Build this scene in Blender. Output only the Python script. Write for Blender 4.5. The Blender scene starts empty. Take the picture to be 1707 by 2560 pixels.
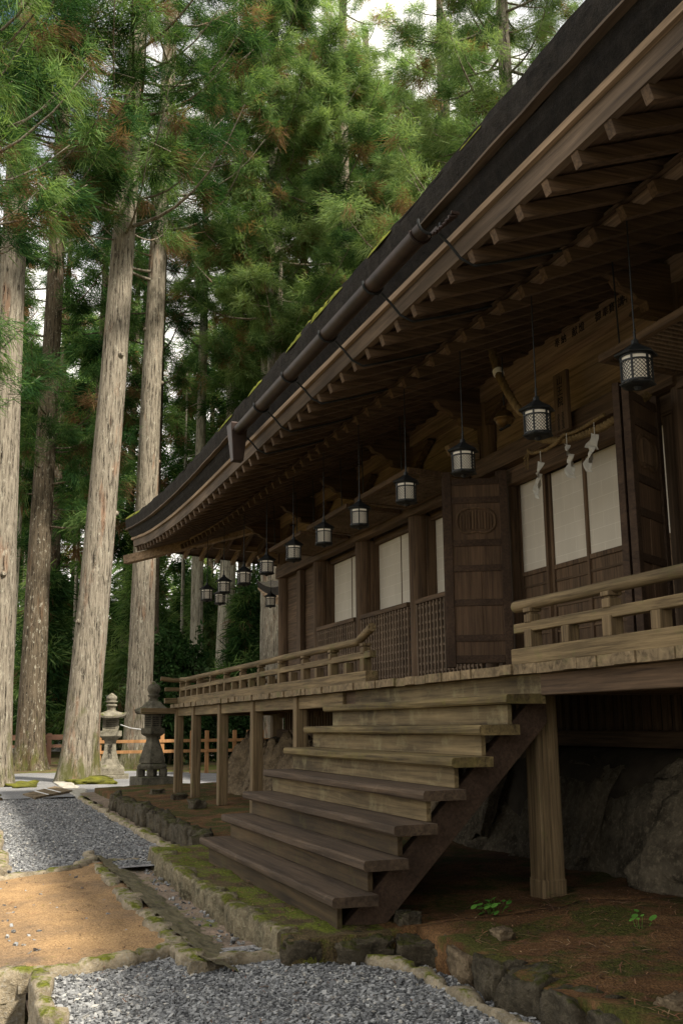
import bpy, math, random
import numpy as np
from mathutils import Vector, Matrix, noise as mnoise
R = math.radians
C = bpy.context.scene.collection
scene = bpy.context.scene

# ------------------------------------------------------------------ camera
cam_d = bpy.data.cameras.new('camera'); cam = bpy.data.objects.new('camera', cam_d); C.objects.link(cam)
YAW, PITCH, ROLL = 0.34161670, 0.199889234, -0.0102650671
CAM = Vector((10.5186979, -3.72428814, 1.27313700))
fw = Vector((-math.cos(YAW) * math.cos(PITCH), math.sin(YAW) * math.cos(PITCH), math.sin(PITCH)))
rt = fw.cross(Vector((0, 0, 1))).normalized(); up = rt.cross(fw)
r2 = math.cos(ROLL) * rt + math.sin(ROLL) * up; u2 = -math.sin(ROLL) * rt + math.cos(ROLL) * up
cam.matrix_world = Matrix(((r2.x, u2.x, -fw.x, CAM.x), (r2.y, u2.y, -fw.y, CAM.y), (r2.z, u2.z, -fw.z, CAM.z), (0, 0, 0, 1)))
cam_d.sensor_fit = 'VERTICAL'; cam_d.sensor_height = 36; cam_d.sensor_width = 36
cam_d.lens = 36 * 2622.74287 / 2560
cam_d.clip_start = .05; cam_d.clip_end = 2000
scene.camera = cam

# ------------------------------------------------------------------ light
SUN_AZ, SUN_EL = R(27), R(49)          # azimuth measured from +X towards +Y
SUN_STRENGTH, SKY_STRENGTH, CLOUD = 4.3, .1, .95
w = bpy.data.worlds.new('World'); scene.world = w; w.use_nodes = True
nt = w.node_tree; bg = nt.nodes['Background']
sky = nt.nodes.new('ShaderNodeTexSky'); sky.sky_type = 'NISHITA'; sky.sun_disc = False
sky.sun_elevation = SUN_EL; sky.sun_rotation = R(90) - SUN_AZ; sky.dust_density = 2.0
tc = nt.nodes.new('ShaderNodeTexCoord'); nz = nt.nodes.new('ShaderNodeTexNoise')
nz.inputs['Scale'].default_value = 2.6; nz.inputs['Detail'].default_value = 6
ramp = nt.nodes.new('ShaderNodeValToRGB'); ramp.color_ramp.elements[0].position = .36; ramp.color_ramp.elements[1].position = .54
mix = nt.nodes.new('ShaderNodeMixRGB'); mix.inputs['Color2'].default_value = (CLOUD / SKY_STRENGTH, CLOUD * .95 / SKY_STRENGTH, CLOUD * .86 / SKY_STRENGTH, 1)
nt.links.new(tc.outputs['Generated'], nz.inputs['Vector']); nt.links.new(nz.outputs['Fac'], ramp.inputs['Fac'])
nt.links.new(ramp.outputs['Color'], mix.inputs['Fac']); nt.links.new(sky.outputs['Color'], mix.inputs['Color1'])
nt.links.new(mix.outputs['Color'], bg.inputs['Color']); bg.inputs['Strength'].default_value = SKY_STRENGTH
sd = bpy.data.lights.new('sun', 'SUN'); sd.energy = SUN_STRENGTH; sd.angle = R(4); sd.color = (1, .92, .78)
so = bpy.data.objects.new('sun', sd); C.objects.link(so)
sdir = Vector((math.cos(SUN_AZ) * math.cos(SUN_EL), math.sin(SUN_AZ) * math.cos(SUN_EL), math.sin(SUN_EL)))
so.rotation_euler = (-sdir).to_track_quat('-Z', 'Y').to_euler()
scene.view_settings.view_transform = 'Standard'; scene.view_settings.look = 'None'
scene.view_settings.exposure = 0.9; scene.view_settings.gamma = 1
scene.cycles.max_bounces = 8; scene.cycles.diffuse_bounces = 6; scene.cycles.transparent_max_bounces = 8
scene.cycles.caustics_reflective = False; scene.cycles.caustics_refractive = False

# ------------------------------------------------------------------ materials
def new_mat(name):
    m = bpy.data.materials.new(name); m.use_nodes = True
    n = m.node_tree.nodes; b = n['Principled BSDF']
    return m, n, m.node_tree.links, b
def ramp_node(n, stops):
    r = n.new('ShaderNodeValToRGB'); e = r.color_ramp.elements
    while len(e) < len(stops): e.new(.5)
    for k, (p, c) in enumerate(stops):
        e[k].position = p; e[k].color = (*c, 1)
    return r
def mapping(n, l, scale, coord='Object', rot=(0, 0, 0)):
    t = n.new('ShaderNodeTexCoord'); m = n.new('ShaderNodeMapping'); m.inputs['Scale'].default_value = scale; m.inputs['Rotation'].default_value = rot
    l.new(t.outputs[coord], m.inputs['Vector']); return m
def noise_node(n, l, vec, scale, detail=5, rough=.6, dist=0):
    t = n.new('ShaderNodeTexNoise'); t.inputs['Scale'].default_value = scale; t.inputs['Detail'].default_value = detail
    t.inputs['Roughness'].default_value = rough; t.inputs['Distortion'].default_value = dist
    if vec is not None: l.new(vec, t.inputs['Vector'])
    return t
def mixc(n, l, fac, a, b, mode='MIX'):
    m = n.new('ShaderNodeMixRGB'); m.blend_type = mode
    for k, v in (('Fac', fac), ('Color1', a), ('Color2', b)):
        if isinstance(v, (int, float)): m.inputs[k].default_value = v
        elif isinstance(v, tuple): m.inputs[k].default_value = (*v, 1)
        else: l.new(v, m.inputs[k])
    return m
def bump(n, l, b, h, strength=.4, dist=.02):
    bp = n.new('ShaderNodeBump'); bp.inputs['Strength'].default_value = strength; bp.inputs['Distance'].default_value = dist
    l.new(h, bp.inputs['Height']); l.new(bp.outputs['Normal'], b.inputs['Normal']); return bp
def wood(name, dark, light, axis='x', fine=34, moss=0, stain=.5, rough=.8, bstr=.35, mosscol=(.11, .12, .035)):
    m, n, l, b = new_mat(name)
    s = {'x': (.035, 1, 1), 'y': (1, .035, 1), 'z': (1, 1, .035)}[axis]
    mp = mapping(n, l, s); g = noise_node(n, l, mp.outputs['Vector'], fine, 6, .65, .6)
    r = ramp_node(n, [(.3, dark), (.5, tuple((a + c) / 2 for a, c in zip(dark, light))), (.72, light)]); l.new(g.outputs['Fac'], r.inputs['Fac'])
    mp2 = mapping(n, l, tuple(.25 if q < .5 else 1 for q in s)); g2 = noise_node(n, l, mp2.outputs['Vector'], 3.1, 5, .6)
    r2_ = ramp_node(n, [(.3, (1 - stain,) * 3), (.7, (1 + .0 * stain,) * 3)]); l.new(g2.outputs['Fac'], r2_.inputs['Fac'])
    c = mixc(n, l, 1, r.outputs['Color'], r2_.outputs['Color'], 'MULTIPLY')
    out = c.outputs['Color']
    if moss:
        mp3 = mapping(n, l, (1, 1, 1)); g3 = noise_node(n, l, mp3.outputs['Vector'], 4.5, 7, .7)
        r3 = ramp_node(n, [(.62 - .25 * moss, (0, 0, 0)), (.72, (1, 1, 1))]); l.new(g3.outputs['Fac'], r3.inputs['Fac'])
        mu = n.new('ShaderNodeMath'); mu.operation = 'MULTIPLY'; mu.inputs[1].default_value = min(1, .4 + moss * .5); l.new(r3.outputs['Color'], mu.inputs[0])
        out = mixc(n, l, mu.outputs[0], out, mosscol).outputs['Color']
    l.new(out, b.inputs['Base Color']); b.inputs['Roughness'].default_value = rough
    b.inputs['Specular IOR Level'].default_value = .25
    bump(n, l, b, g.outputs['Fac'], bstr, .01); return m
def stone(name, c1, c2, sc=3., moss=.4, mosscol=(.085, .11, .015), spots=.3, bstr=.6, bd=.04, sides=.25):
    m, n, l, b = new_mat(name)
    mp = mapping(n, l, (1, 1, 1)); g = noise_node(n, l, mp.outputs['Vector'], sc, 9, .68)
    r = ramp_node(n, [(.32, c1), (.68, c2)]); l.new(g.outputs['Fac'], r.inputs['Fac'])
    out = r.outputs['Color']
    g4 = noise_node(n, l, mp.outputs['Vector'], sc * 7, 6, .7); r4 = ramp_node(n, [(.5, (0, 0, 0)), (.7, (spots,) * 3)]); l.new(g4.outputs['Fac'], r4.inputs['Fac'])
    out = mixc(n, l, r4.outputs['Color'], out, tuple(min(.5, q * 1.7) for q in c2)).outputs['Color']
    if moss:
        ge = n.new('ShaderNodeNewGeometry'); sp = n.new('ShaderNodeSeparateXYZ'); l.new(ge.outputs['Normal'], sp.inputs[0])
        g3 = noise_node(n, l, mp.outputs['Vector'], sc * .9, 8, .7)
        a1 = n.new('ShaderNodeMath'); a1.operation = 'MULTIPLY_ADD'; l.new(sp.outputs['Z'], a1.inputs[0]); a1.inputs[1].default_value = sides; l.new(g3.outputs['Fac'], a1.inputs[2])
        r3 = ramp_node(n, [(.86 - .3 * moss, (0, 0, 0)), (.95 - .3 * moss, (1, 1, 1))]); l.new(a1.outputs[0], r3.inputs['Fac'])
        g5 = noise_node(n, l, mp.outputs['Vector'], 30, 3, .6); mc = ramp_node(n, [(.3, tuple(q * .45 for q in mosscol)), (.7, tuple(q * 1.35 for q in mosscol))]); l.new(g5.outputs['Fac'], mc.inputs['Fac'])
        out = mixc(n, l, r3.outputs['Color'], out, mc.outputs['Color']).outputs['Color']
    l.new(out, b.inputs['Base Color']); b.inputs['Roughness'].default_value = .9; b.inputs['Specular IOR Level'].default_value = .2
    ad = n.new('ShaderNodeMath'); ad.operation = 'MULTIPLY_ADD'; l.new(g4.outputs['Fac'], ad.inputs[0]); ad.inputs[1].default_value = .4; l.new(g.outputs['Fac'], ad.inputs[2])
    bump(n, l, b, ad.outputs[0], bstr, bd); return m
def plain(name, col, rough=.6, metal=0, spec=.4, var=.25, sc=9):
    m, n, l, b = new_mat(name)
    mp = mapping(n, l, (1, 1, 1)); g = noise_node(n, l, mp.outputs['Vector'], sc, 5, .6)
    r = ramp_node(n, [(.3, tuple(q * (1 - var) for q in col)), (.7, tuple(min(1, q * (1 + var)) for q in col))]); l.new(g.outputs['Fac'], r.inputs['Fac'])
    l.new(r.outputs['Color'], b.inputs['Base Color']); b.inputs['Roughness'].default_value = rough; b.inputs['Metallic'].default_value = metal; b.inputs['Specular IOR Level'].default_value = spec
    return m
def ground_mat(name, cols, sc, moss=0, mosscol=(.1, .13, .015), grit=120, gritcol=None, bstr=.5, mossscale=1.6, bd=.015):
    m, n, l, b = new_mat(name)
    mp = mapping(n, l, (1, 1, 1)); g = noise_node(n, l, mp.outputs['Vector'], sc, 8, .65)
    r = ramp_node(n, [(.28 + .44 * k / max(1, len(cols) - 1), c) for k, c in enumerate(cols)]); l.new(g.outputs['Fac'], r.inputs['Fac']); out = r.outputs['Color']
    v = n.new('ShaderNodeTexVoronoi'); v.inputs['Scale'].default_value = grit; l.new(mp.outputs['Vector'], v.inputs['Vector'])
    rv = ramp_node(n, [(0, (.55,) * 3), (1, (1.35,) * 3)])
    sx = n.new('ShaderNodeSeparateColor'); l.new(v.outputs['Color'], sx.inputs[0]); l.new(sx.outputs[0], rv.inputs['Fac'])
    out = mixc(n, l, .8, out, rv.outputs['Color'], 'MULTIPLY').outputs['Color']
    if moss:
        g3 = noise_node(n, l, mp.outputs['Vector'], mossscale, 9, .7)
        r3 = ramp_node(n, [(.66 - .3 * moss, (0, 0, 0)), (.74 - .3 * moss, (1, 1, 1))]); l.new(g3.outputs['Fac'], r3.inputs['Fac'])
        g5 = noise_node(n, l, mp.outputs['Vector'], 40, 3, .6); mc = ramp_node(n, [(.3, tuple(q * .4 for q in mosscol)), (.7, tuple(q * 1.3 for q in mosscol))]); l.new(g5.outputs['Fac'], mc.inputs['Fac'])
        out = mixc(n, l, r3.outputs['Color'], out, mc.outputs['Color']).outputs['Color']
    l.new(out, b.inputs['Base Color']); b.inputs['Roughness'].default_value = .95; b.inputs['Specular IOR Level'].default_value = .15
    ad = n.new('ShaderNodeMath'); ad.operation = 'MULTIPLY_ADD'; l.new(v.outputs['Distance'], ad.inputs[0]); ad.inputs[1].default_value = .6; l.new(g.outputs['Fac'], ad.inputs[2])
    bump(n, l, b, ad.outputs[0], bstr, bd); return m
def bark_mat(name, dark, light, red, moss=.3):
    m, n, l, b = new_mat(name)
    mp = mapping(n, l, (1, 1, .095)); g = noise_node(n, l, mp.outputs['Vector'], 17, 9, .82, .3)
    r = ramp_node(n, [(.4, tuple(q * .3 for q in dark)), (.46, tuple((a + c) * .45 for a, c in zip(dark, light))), (.56, light)]); l.new(g.outputs['Fac'], r.inputs['Fac']); out = r.outputs['Color']
    mp2 = mapping(n, l, (1, 1, .2)); g2 = noise_node(n, l, mp2.outputs['Vector'], 2.3, 6, .65); r2_ = ramp_node(n, [(.57, (0, 0, 0)), (.66, (.65,) * 3)]); l.new(g2.outputs['Fac'], r2_.inputs['Fac'])
    out = mixc(n, l, r2_.outputs['Color'], out, mixc(n, l, 1, r.outputs['Color'], red, 'MULTIPLY').outputs['Color']).outputs['Color']
    mp3 = mapping(n, l, (1, 1, .45)); g3 = noise_node(n, l, mp3.outputs['Vector'], 11, 7, .75); r3 = ramp_node(n, [(.56, (0, 0, 0)), (.66, (.75,) * 3)]); l.new(g3.outputs['Fac'], r3.inputs['Fac'])
    out = mixc(n, l, r3.outputs['Color'], out, (.5, .47, .38)).outputs['Color']
    t = n.new('ShaderNodeTexCoord'); sp = n.new('ShaderNodeSeparateXYZ'); l.new(t.outputs['Object'], sp.inputs[0])
    g4 = noise_node(n, l, mp3.outputs['Vector'], 3.2, 7, .7)
    a = n.new('ShaderNodeMath'); a.operation = 'MULTIPLY_ADD'; l.new(sp.outputs['Z'], a.inputs[0]); a.inputs[1].default_value = -.07; l.new(g4.outputs['Fac'], a.inputs[2])
    r4 = ramp_node(n, [(.56 - .3 * moss, (0, 0, 0)), (.74 - .3 * moss, (.85,) * 3)]); l.new(a.outputs[0], r4.inputs['Fac'])
    out = mixc(n, l, r4.outputs['Color'], out, (.1, .105, .03)).outputs['Color']
    l.new(out, b.inputs['Base Color']); b.inputs['Roughness'].default_value = .95; b.inputs['Specular IOR Level'].default_value = .1
    bump(n, l, b, g.outputs['Fac'], .9, .06); return m
def leaf_mat(name, cols, trans=.35):
    m, n, l, b = new_mat(name); n.remove(b)
    at = n.new('ShaderNodeAttribute'); at.attribute_name = 'tint'
    r = ramp_node(n, cols); l.new(at.outputs['Fac'], r.inputs['Fac'])
    oi = n.new('ShaderNodeObjectInfo'); hs = n.new('ShaderNodeHueSaturation'); mr = n.new('ShaderNodeMapRange')
    mr.inputs['To Min'].default_value = .8; mr.inputs['To Max'].default_value = 1.25; l.new(oi.outputs['Random'], mr.inputs['Value']); l.new(mr.outputs[0], hs.inputs['Value']); l.new(r.outputs['Color'], hs.inputs['Color'])
    d = n.new('ShaderNodeBsdfDiffuse'); t = n.new('ShaderNodeBsdfTranslucent'); mx = n.new('ShaderNodeMixShader'); mx.inputs[0].default_value = trans
    l.new(hs.outputs['Color'], d.inputs['Color'])
    br = mixc(n, l, 1, hs.outputs['Color'], (1.25, 1.3, .7), 'MULTIPLY'); l.new(br.outputs['Color'], t.inputs['Color'])
    l.new(d.outputs[0], mx.inputs[1]); l.new(t.outputs[0], mx.inputs[2]); l.new(mx.outputs[0], n['Material Output'].inputs['Surface'])
    return m

M = {}
dk, lt = (.05, .03, .018), (.22, .14, .082)
M['wood_x'] = wood('dark_wood_lengthwise', dk, lt, 'x'); M['wood_y'] = wood('dark_wood_crosswise', dk, lt, 'y'); M['wood_z'] = wood('dark_wood_upright', dk, lt, 'z')
M['pale_x'] = wood('pale_board_lengthwise', (.16, .105, .064), (.52, .37, .24), 'x', 26, stain=.45)
M['pale_y'] = wood('pale_board_crosswise', (.16, .105, .064), (.52, .37, .24), 'y', 26, stain=.45)
M['pale_z'] = wood('pale_board_upright', (.11, .075, .05), (.28, .2, .14), 'z', 26)
M['door'] = wood('door_wood', (.07, .042, .026), (.2, .125, .075), 'z', 40)
M['door_dark'] = wood('dark_door_rail_wood', (.04, .024, .016), (.11, .068, .043), 'x', 40)
M['lattice'] = wood('lattice_wood', (.12, .08, .052), (.3, .215, .145), 'z', 40)
M['fascia'] = wood('fascia_wood', (.07, .047, .032), (.225, .16, .108), 'x', 26, stain=.6)
M['rail'] = wood('weathered_rail_wood', (.075, .05, .024), (.36, .26, .135), 'x', 40, .25, .55)
M['rail_z'] = wood('weathered_post_wood', (.06, .04, .02), (.29, .205, .11), 'z', 40, .25, .35)
M['rail_y'] = wood('weathered_end_grain', (.06, .04, .02), (.29, .205, .11), 'y', 40, .25, .35)
M['floor'] = wood('floor_edge_wood', (.08, .055, .03), (.38, .28, .16), 'y', 16, .35, .5)
M['tread_new'] = wood('brown_tread_wood', (.042, .027, .017), (.145, .099, .063), 'x', 30, .12, .55, mosscol=(.2, .15, .1))
M['tread_old'] = wood('mossy_tread_wood', (.06, .042, .018), (.32, .235, .105), 'x', 24, .5, .7, mosscol=(.14, .12, .03))
M['riser_old'] = wood('lichened_riser_wood', (.08, .055, .027), (.36, .265, .135), 'x', 20, .4, .7, mosscol=(.3, .26, .14))
M['riser_new'] = wood('dark_riser_wood', (.035, .022, .011), (.15, .1, .048), 'x', 20, .3, .65, mosscol=(.09, .085, .03))
M['thatch'] = stone('cypress_bark_thatch', (.008, .0065, .0055), (.036, .03, .025), 11, .25, (.07, .075, .02), .35, .9, .05)
M['thatch_low'] = stone('under_layer_thatch', (.007, .006, .0055), (.024, .02, .017), 12, 0, spots=.2, bstr=.9, bd=.04)
M['roofmoss'] = stone('roof_moss', (.09, .11, .015), (.27, .28, .03), 9, 0, spots=0)
M['groundmoss'] = stone('ground_moss', (.06, .06, .015), (.2, .2, .025), 6, 0, spots=.2, bstr=1, bd=.08)
M['copper'] = plain('brown_copper', (.038, .022, .017), .5, .45, .5, .5, 5)
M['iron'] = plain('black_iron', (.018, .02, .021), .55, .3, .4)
M['brass'] = plain('old_brass', (.13, .08, .03), .4, .8, .5)
M['straw'] = wood('straw', (.1, .065, .025), (.3, .2, .085), 'z', 30)
M['paper'] = plain('white_paper', (.78, .75, .68), .9, 0, .1, .05)
M['streamer'] = plain('streamer_paper', (.5, .48, .43), .95, 0, .1, .12)
M['ink'] = plain('black_ink', (.012, .011, .01), .8, 0, .1)
M['sign'] = wood('plaque_wood', (.1, .06, .035), (.2, .13, .08), 'z', 30)
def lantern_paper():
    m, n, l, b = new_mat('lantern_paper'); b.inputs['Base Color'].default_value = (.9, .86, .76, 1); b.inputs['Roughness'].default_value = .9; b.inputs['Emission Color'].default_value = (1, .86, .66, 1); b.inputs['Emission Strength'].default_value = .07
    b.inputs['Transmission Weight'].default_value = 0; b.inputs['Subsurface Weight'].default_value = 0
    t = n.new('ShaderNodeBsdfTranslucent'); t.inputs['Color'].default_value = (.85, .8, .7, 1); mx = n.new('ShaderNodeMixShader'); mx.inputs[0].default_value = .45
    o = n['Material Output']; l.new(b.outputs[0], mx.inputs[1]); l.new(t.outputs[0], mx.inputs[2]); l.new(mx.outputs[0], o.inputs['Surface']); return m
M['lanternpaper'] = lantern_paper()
def shoji():
    m, n, l, b = new_mat('shoji_paper'); mp = mapping(n, l, (1, 1, 1), rot=(R(90), 0, 0))
    br = n.new('ShaderNodeTexBrick'); l.new(mp.outputs['Vector'], br.inputs['Vector']); br.inputs['Scale'].default_value = 1
    br.inputs['Brick Width'].default_value = .36; br.inputs['Row Height'].default_value = .145; br.inputs['Mortar Size'].default_value = .003; br.inputs['Mortar Smooth'].default_value = .6
    br.inputs['Color1'].default_value = (.62, .57, .49, 1); br.inputs['Color2'].default_value = (.6, .55, .47, 1); br.inputs['Mortar'].default_value = (.74, .7, .62, 1)
    mp2 = mapping(n, l, (1, 1, .2)); g = noise_node(n, l, mp2.outputs['Vector'], 2.5, 4); r = ramp_node(n, [(.3, (.86,) * 3), (.7, (1.05,) * 3)]); l.new(g.outputs['Fac'], r.inputs['Fac'])
    c = mixc(n, l, 1, br.outputs['Color'], r.outputs['Color'], 'MULTIPLY'); l.new(c.outputs['Color'], b.inputs['Base Color']); b.inputs['Roughness'].default_value = .95; b.inputs['Specular IOR Level'].default_value = .1
    return m
M['shoji'] = shoji()
M['kerb'] = stone('pale_edging_stone', (.13, .105, .065), (.48, .4, .28), 7, .5, (.15, .165, .02), .4, 1., .05)
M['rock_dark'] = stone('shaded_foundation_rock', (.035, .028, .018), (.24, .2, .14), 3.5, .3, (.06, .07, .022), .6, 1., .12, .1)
M['kerb_dark'] = stone('mossy_drain_kerb', (.03, .026, .014), (.34, .28, .18), 6, .5, (.13, .14, .02), .5, 1., .06, .3)
M['slab'] = stone('dark_sloping_slab', (.06, .055, .035), (.2, .175, .105), 7, .6, (.1, .12, .015), .4, .8, .03, .1)
M['rock'] = stone('grey_boulder', (.02, .017, .011), (.15, .125, .085), 6, .6, (.06, .062, .014), .45, 1., .08)
M['rock_brown'] = stone('brown_foundation_rock', (.05, .036, .022), (.3, .225, .14), 3.5, .22, (.07, .08, .025), .5, 1., .1, .1)
M['lanternstone'] = stone('lantern_granite', (.08, .072, .052), (.27, .245, .19), 6, .42, (.1, .11, .03), .4, .7, .02)
M['lanternstone2'] = stone('dark_lantern_granite', (.03, .028, .02), (.15, .135, .1), 6, .5, (.07, .085, .02), .35, .7, .02)
M['paving'] = stone('pale_paving', (.28, .26, .22), (.48, .45, .39), 4, .1, spots=.2, bstr=.3)
M['plaster'] = stone('old_plaster', (.03, .024, .017), (.09, .072, .052), 2, .2, spots=.1, bstr=.3)
M['soil'] = ground_mat('mossy_soil', [(.05, .026, .012), (.11, .057, .024), (.18, .1, .045)], 2.6, .62, (.06, .06, .013), 70, mossscale=1.9, bstr=.9)
M['moss_soil'] = ground_mat('moss_patch', [(.05, .037, .018), (.13, .095, .048)], 4, .7, (.12, .14, .018), 80, mossscale=2.6, bstr=.9)
M['earth'] = ground_mat('orange_earth', [(.13, .1, .075), (.25, .165, .092), (.36, .23, .115), (.44, .285, .142)], 1.3, .12, (.16, .15, .03), grit=110, bstr=.7, mossscale=2.2)
M['gravel'] = ground_mat('grey_gravel', [(.17, .165, .165), (.28, .275, .275), (.36, .35, .345)], 2, 0, grit=38, bstr=1., bd=.03)
M['gravel_far'] = ground_mat('blue_grey_gravel', [(.17, .165, .165), (.25, .245, .25), (.32, .31, .31)], 2, 0, grit=34, bstr=1., bd=.03)
M['channel'] = ground_mat('channel_grit', [(.1, .085, .07), (.22, .17, .13), (.32, .24, .18)], 2, .38, grit=80, mossscale=2.5)
M['path'] = ground_mat('dark_fine_gravel', [(.14, .14, .145), (.2, .2, .205), (.25, .245, .245)], 1.1, .0, grit=60)
M['forest'] = ground_mat('forest_floor', [(.06, .045, .025), (.12, .085, .045), (.16, .11, .055)], .7, .6, (.1, .12, .02), 25, mossscale=.5)
def pebble_mat():
    m, n, l, b = new_mat('pebbles'); at = n.new('ShaderNodeAttribute'); at.attribute_name = 'tint'
    r = ramp_node(n, [(0, (.07, .073, .078)), (.35, (.185, .19, .197)), (.8, (.37, .375, .375)), (1, (.58, .54, .46))]); l.new(at.outputs['Fac'], r.inputs['Fac'])
    l.new(r.outputs['Color'], b.inputs['Base Color']); b.inputs['Roughness'].default_value = .75; b.inputs['Specular IOR Level'].default_value = .3; return m
M['pebble'] = pebble_mat()
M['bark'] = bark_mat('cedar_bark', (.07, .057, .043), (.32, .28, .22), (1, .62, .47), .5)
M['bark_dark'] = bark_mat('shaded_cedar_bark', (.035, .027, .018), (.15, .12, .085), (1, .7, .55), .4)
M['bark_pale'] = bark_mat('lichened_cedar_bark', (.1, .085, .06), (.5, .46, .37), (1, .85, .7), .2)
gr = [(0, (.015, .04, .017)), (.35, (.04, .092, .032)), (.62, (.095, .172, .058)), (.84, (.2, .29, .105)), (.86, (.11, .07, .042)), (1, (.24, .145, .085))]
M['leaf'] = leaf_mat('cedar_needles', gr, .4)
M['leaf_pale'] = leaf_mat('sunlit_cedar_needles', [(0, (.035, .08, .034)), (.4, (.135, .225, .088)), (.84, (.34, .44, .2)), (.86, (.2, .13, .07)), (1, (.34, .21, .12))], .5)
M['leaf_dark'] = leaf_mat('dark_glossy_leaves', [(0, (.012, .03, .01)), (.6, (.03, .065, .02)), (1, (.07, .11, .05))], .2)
M['weed'] = leaf_mat('weed_leaves', [(0, (.06, .16, .03)), (1, (.12, .28, .05))], .3)
M['fence'] = wood('orange_fence_wood', (.25, .12, .045), (.52, .28, .12), 'z', 24)
M['brownfence'] = wood('brown_fence_wood', (.12, .06, .04), (.24, .13, .085), 'y', 24)
M['white'] = plain('white_cord', (.75, .75, .75), .8)
def corrugated():
    m, n, l, b = new_mat('corrugated_sheet'); mp = mapping(n, l, (1, 1, 1)); wv = n.new('ShaderNodeTexWave'); wv.bands_direction = 'Z'; wv.inputs['Scale'].default_value = 5.5; l.new(mp.outputs['Vector'], wv.inputs['Vector'])
    r = ramp_node(n, [(0, (.3, .3, .33)), (.5, (.75, .75, .78))]); l.new(wv.outputs['Fac'], r.inputs['Fac']); l.new(r.outputs['Color'], b.inputs['Base Color']); return m
M['corrugated'] = corrugated()

# ------------------------------------------------------------------ mesh helpers
class MB:
    def __init__(s): s.v = []; s.f = []; s.sm = []
    def add(s, vs, fs, smooth=False):
        o = len(s.v); s.v += [tuple(p) for p in vs]; s.f += [tuple(i + o for i in f) for f in fs]; s.sm += [smooth] * len(fs); return s
    def box(s, lo, hi):
        x0, y0, z0 = lo; x1, y1, z1 = hi
        return s.add([(x0, y0, z0), (x1, y0, z0), (x1, y1, z0), (x0, y1, z0), (x0, y0, z1), (x1, y0, z1), (x1, y1, z1), (x0, y1, z1)],
                     [(0, 3, 2, 1), (4, 5, 6, 7), (0, 1, 5, 4), (1, 2, 6, 5), (2, 3, 7, 6), (3, 0, 4, 7)])
    def bar(s, p0, p1, w, h, upv=(0, 0, 1), w1=None, h1=None):
        p0, p1 = Vector(p0), Vector(p1); d = (p1 - p0).normalized(); u = Vector(upv); a = d.cross(u)
        if a.length < 1e-4: u = Vector((1, 0, 0)); a = d.cross(u)
        a.normalize(); u = a.cross(d); w1 = w if w1 is None else w1; h1 = h if h1 is None else h1
        vs = [p + a * sx * ww / 2 + u * sz * hh / 2 for p, ww, hh in ((p0, w, h), (p1, w1, h1)) for sx, sz in ((-1, -1), (1, -1), (1, 1), (-1, 1))]
        return s.add(vs, [(0, 1, 2, 3), (7, 6, 5, 4), (0, 4, 5, 1), (1, 5, 6, 2), (2, 6, 7, 3), (3, 7, 4, 0)])
    def tube(s, pts, rad, n=8, caps=True, smooth=True):
        pts = [Vector(p) for p in pts]; k = len(pts)
        if not hasattr(rad, '__len__'): rad = [rad] * k
        a = None; vs = []
        for i, p in enumerate(pts):
            d = (pts[min(i + 1, k - 1)] - pts[max(i - 1, 0)]).normalized()
            if a is None:
                a = d.cross(Vector((0, 0, 1)));
                if a.length < .1: a = d.cross(Vector((1, 0, 0)))
            a = (a - d * a.dot(d)).normalized(); b = d.cross(a)
            for j in range(n):
                t = 2 * math.pi * j / n; vs.append(p + (a * math.cos(t) + b * math.sin(t)) * rad[i])
        fs = [(i * n + j, i * n + (j + 1) % n, (i + 1) * n + (j + 1) % n, (i + 1) * n + j) for i in range(k - 1) for j in range(n)]
        s.add(vs, fs, smooth)
        if caps: s.add(vs[:n], [tuple(range(n))[::-1]]); s.add(vs[-n:], [tuple(range(n))])
        return s
    def lathe(s, prof, c=(0, 0, 0), n=16, smooth=False, rot=0):
        vs = []; k = len(prof)
        for r, z in prof:
            for j in range(n):
                t = 2 * math.pi * j / n + rot; vs.append((c[0] + r * math.cos(t), c[1] + r * math.sin(t), c[2] + z))
        fs = [(i * n + j, i * n + (j + 1) % n, (i + 1) * n + (j + 1) % n, (i + 1) * n + j) for i in range(k - 1) for j in range(n)]
        s.add(vs, fs, smooth)
        s.add(vs[:n], [tuple(range(n))[::-1]]); s.add(vs[-n:], [tuple(range(n))]); return s
    def prism(s, poly, ax, a, b):
        """polygon in the plane across axis ax, extruded from a to b"""
        def P(u, v, t): return {'x': (t, u, v), 'y': (u, t, v), 'z': (u, v, t)}[ax]
        n = len(poly); vs = [P(u, v, a) for u, v in poly] + [P(u, v, b) for u, v in poly]
        return s.add(vs, [tuple(range(n)), tuple(range(2 * n - 1, n - 1, -1))] + [(i, i + n, (i + 1) % n + n, (i + 1) % n) for i in range(n)])
    def grid(s, P, smooth=True):
        """P[i][j] points"""
        a, b = len(P), len(P[0]); vs = [p for r in P for p in r]
        return s.add(vs, [(i * b + j, (i + 1) * b + j, (i + 1) * b + j + 1, i * b + j + 1) for i in range(a - 1) for j in range(b - 1)], smooth)
    def mesh(s, name, mat):
        me = bpy.data.meshes.new(name); me.from_pydata(s.v, [], s.f)
        me.polygons.foreach_set('use_smooth', s.sm); me.materials.append(mat); me.update(); return me
    def build(s, name, mat, parent=None, bevel=0, fix=False):
        o = link(name, s.mesh(name, mat), parent)
        if fix or bevel:
            import bmesh
            bm = bmesh.new(); bm.from_mesh(o.data); bmesh.ops.recalc_face_normals(bm, faces=bm.faces); bm.to_mesh(o.data); bm.free()
        if bevel:
            md = o.modifiers.new('bevel', 'BEVEL'); md.width = bevel; md.segments = 2; md.limit_method = 'ANGLE'; md.angle_limit = R(40)
        return o
def wloc(o):
    p = Vector((0, 0, 0))
    while o is not None: p = p + o.location; o = o.parent
    return p
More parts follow.
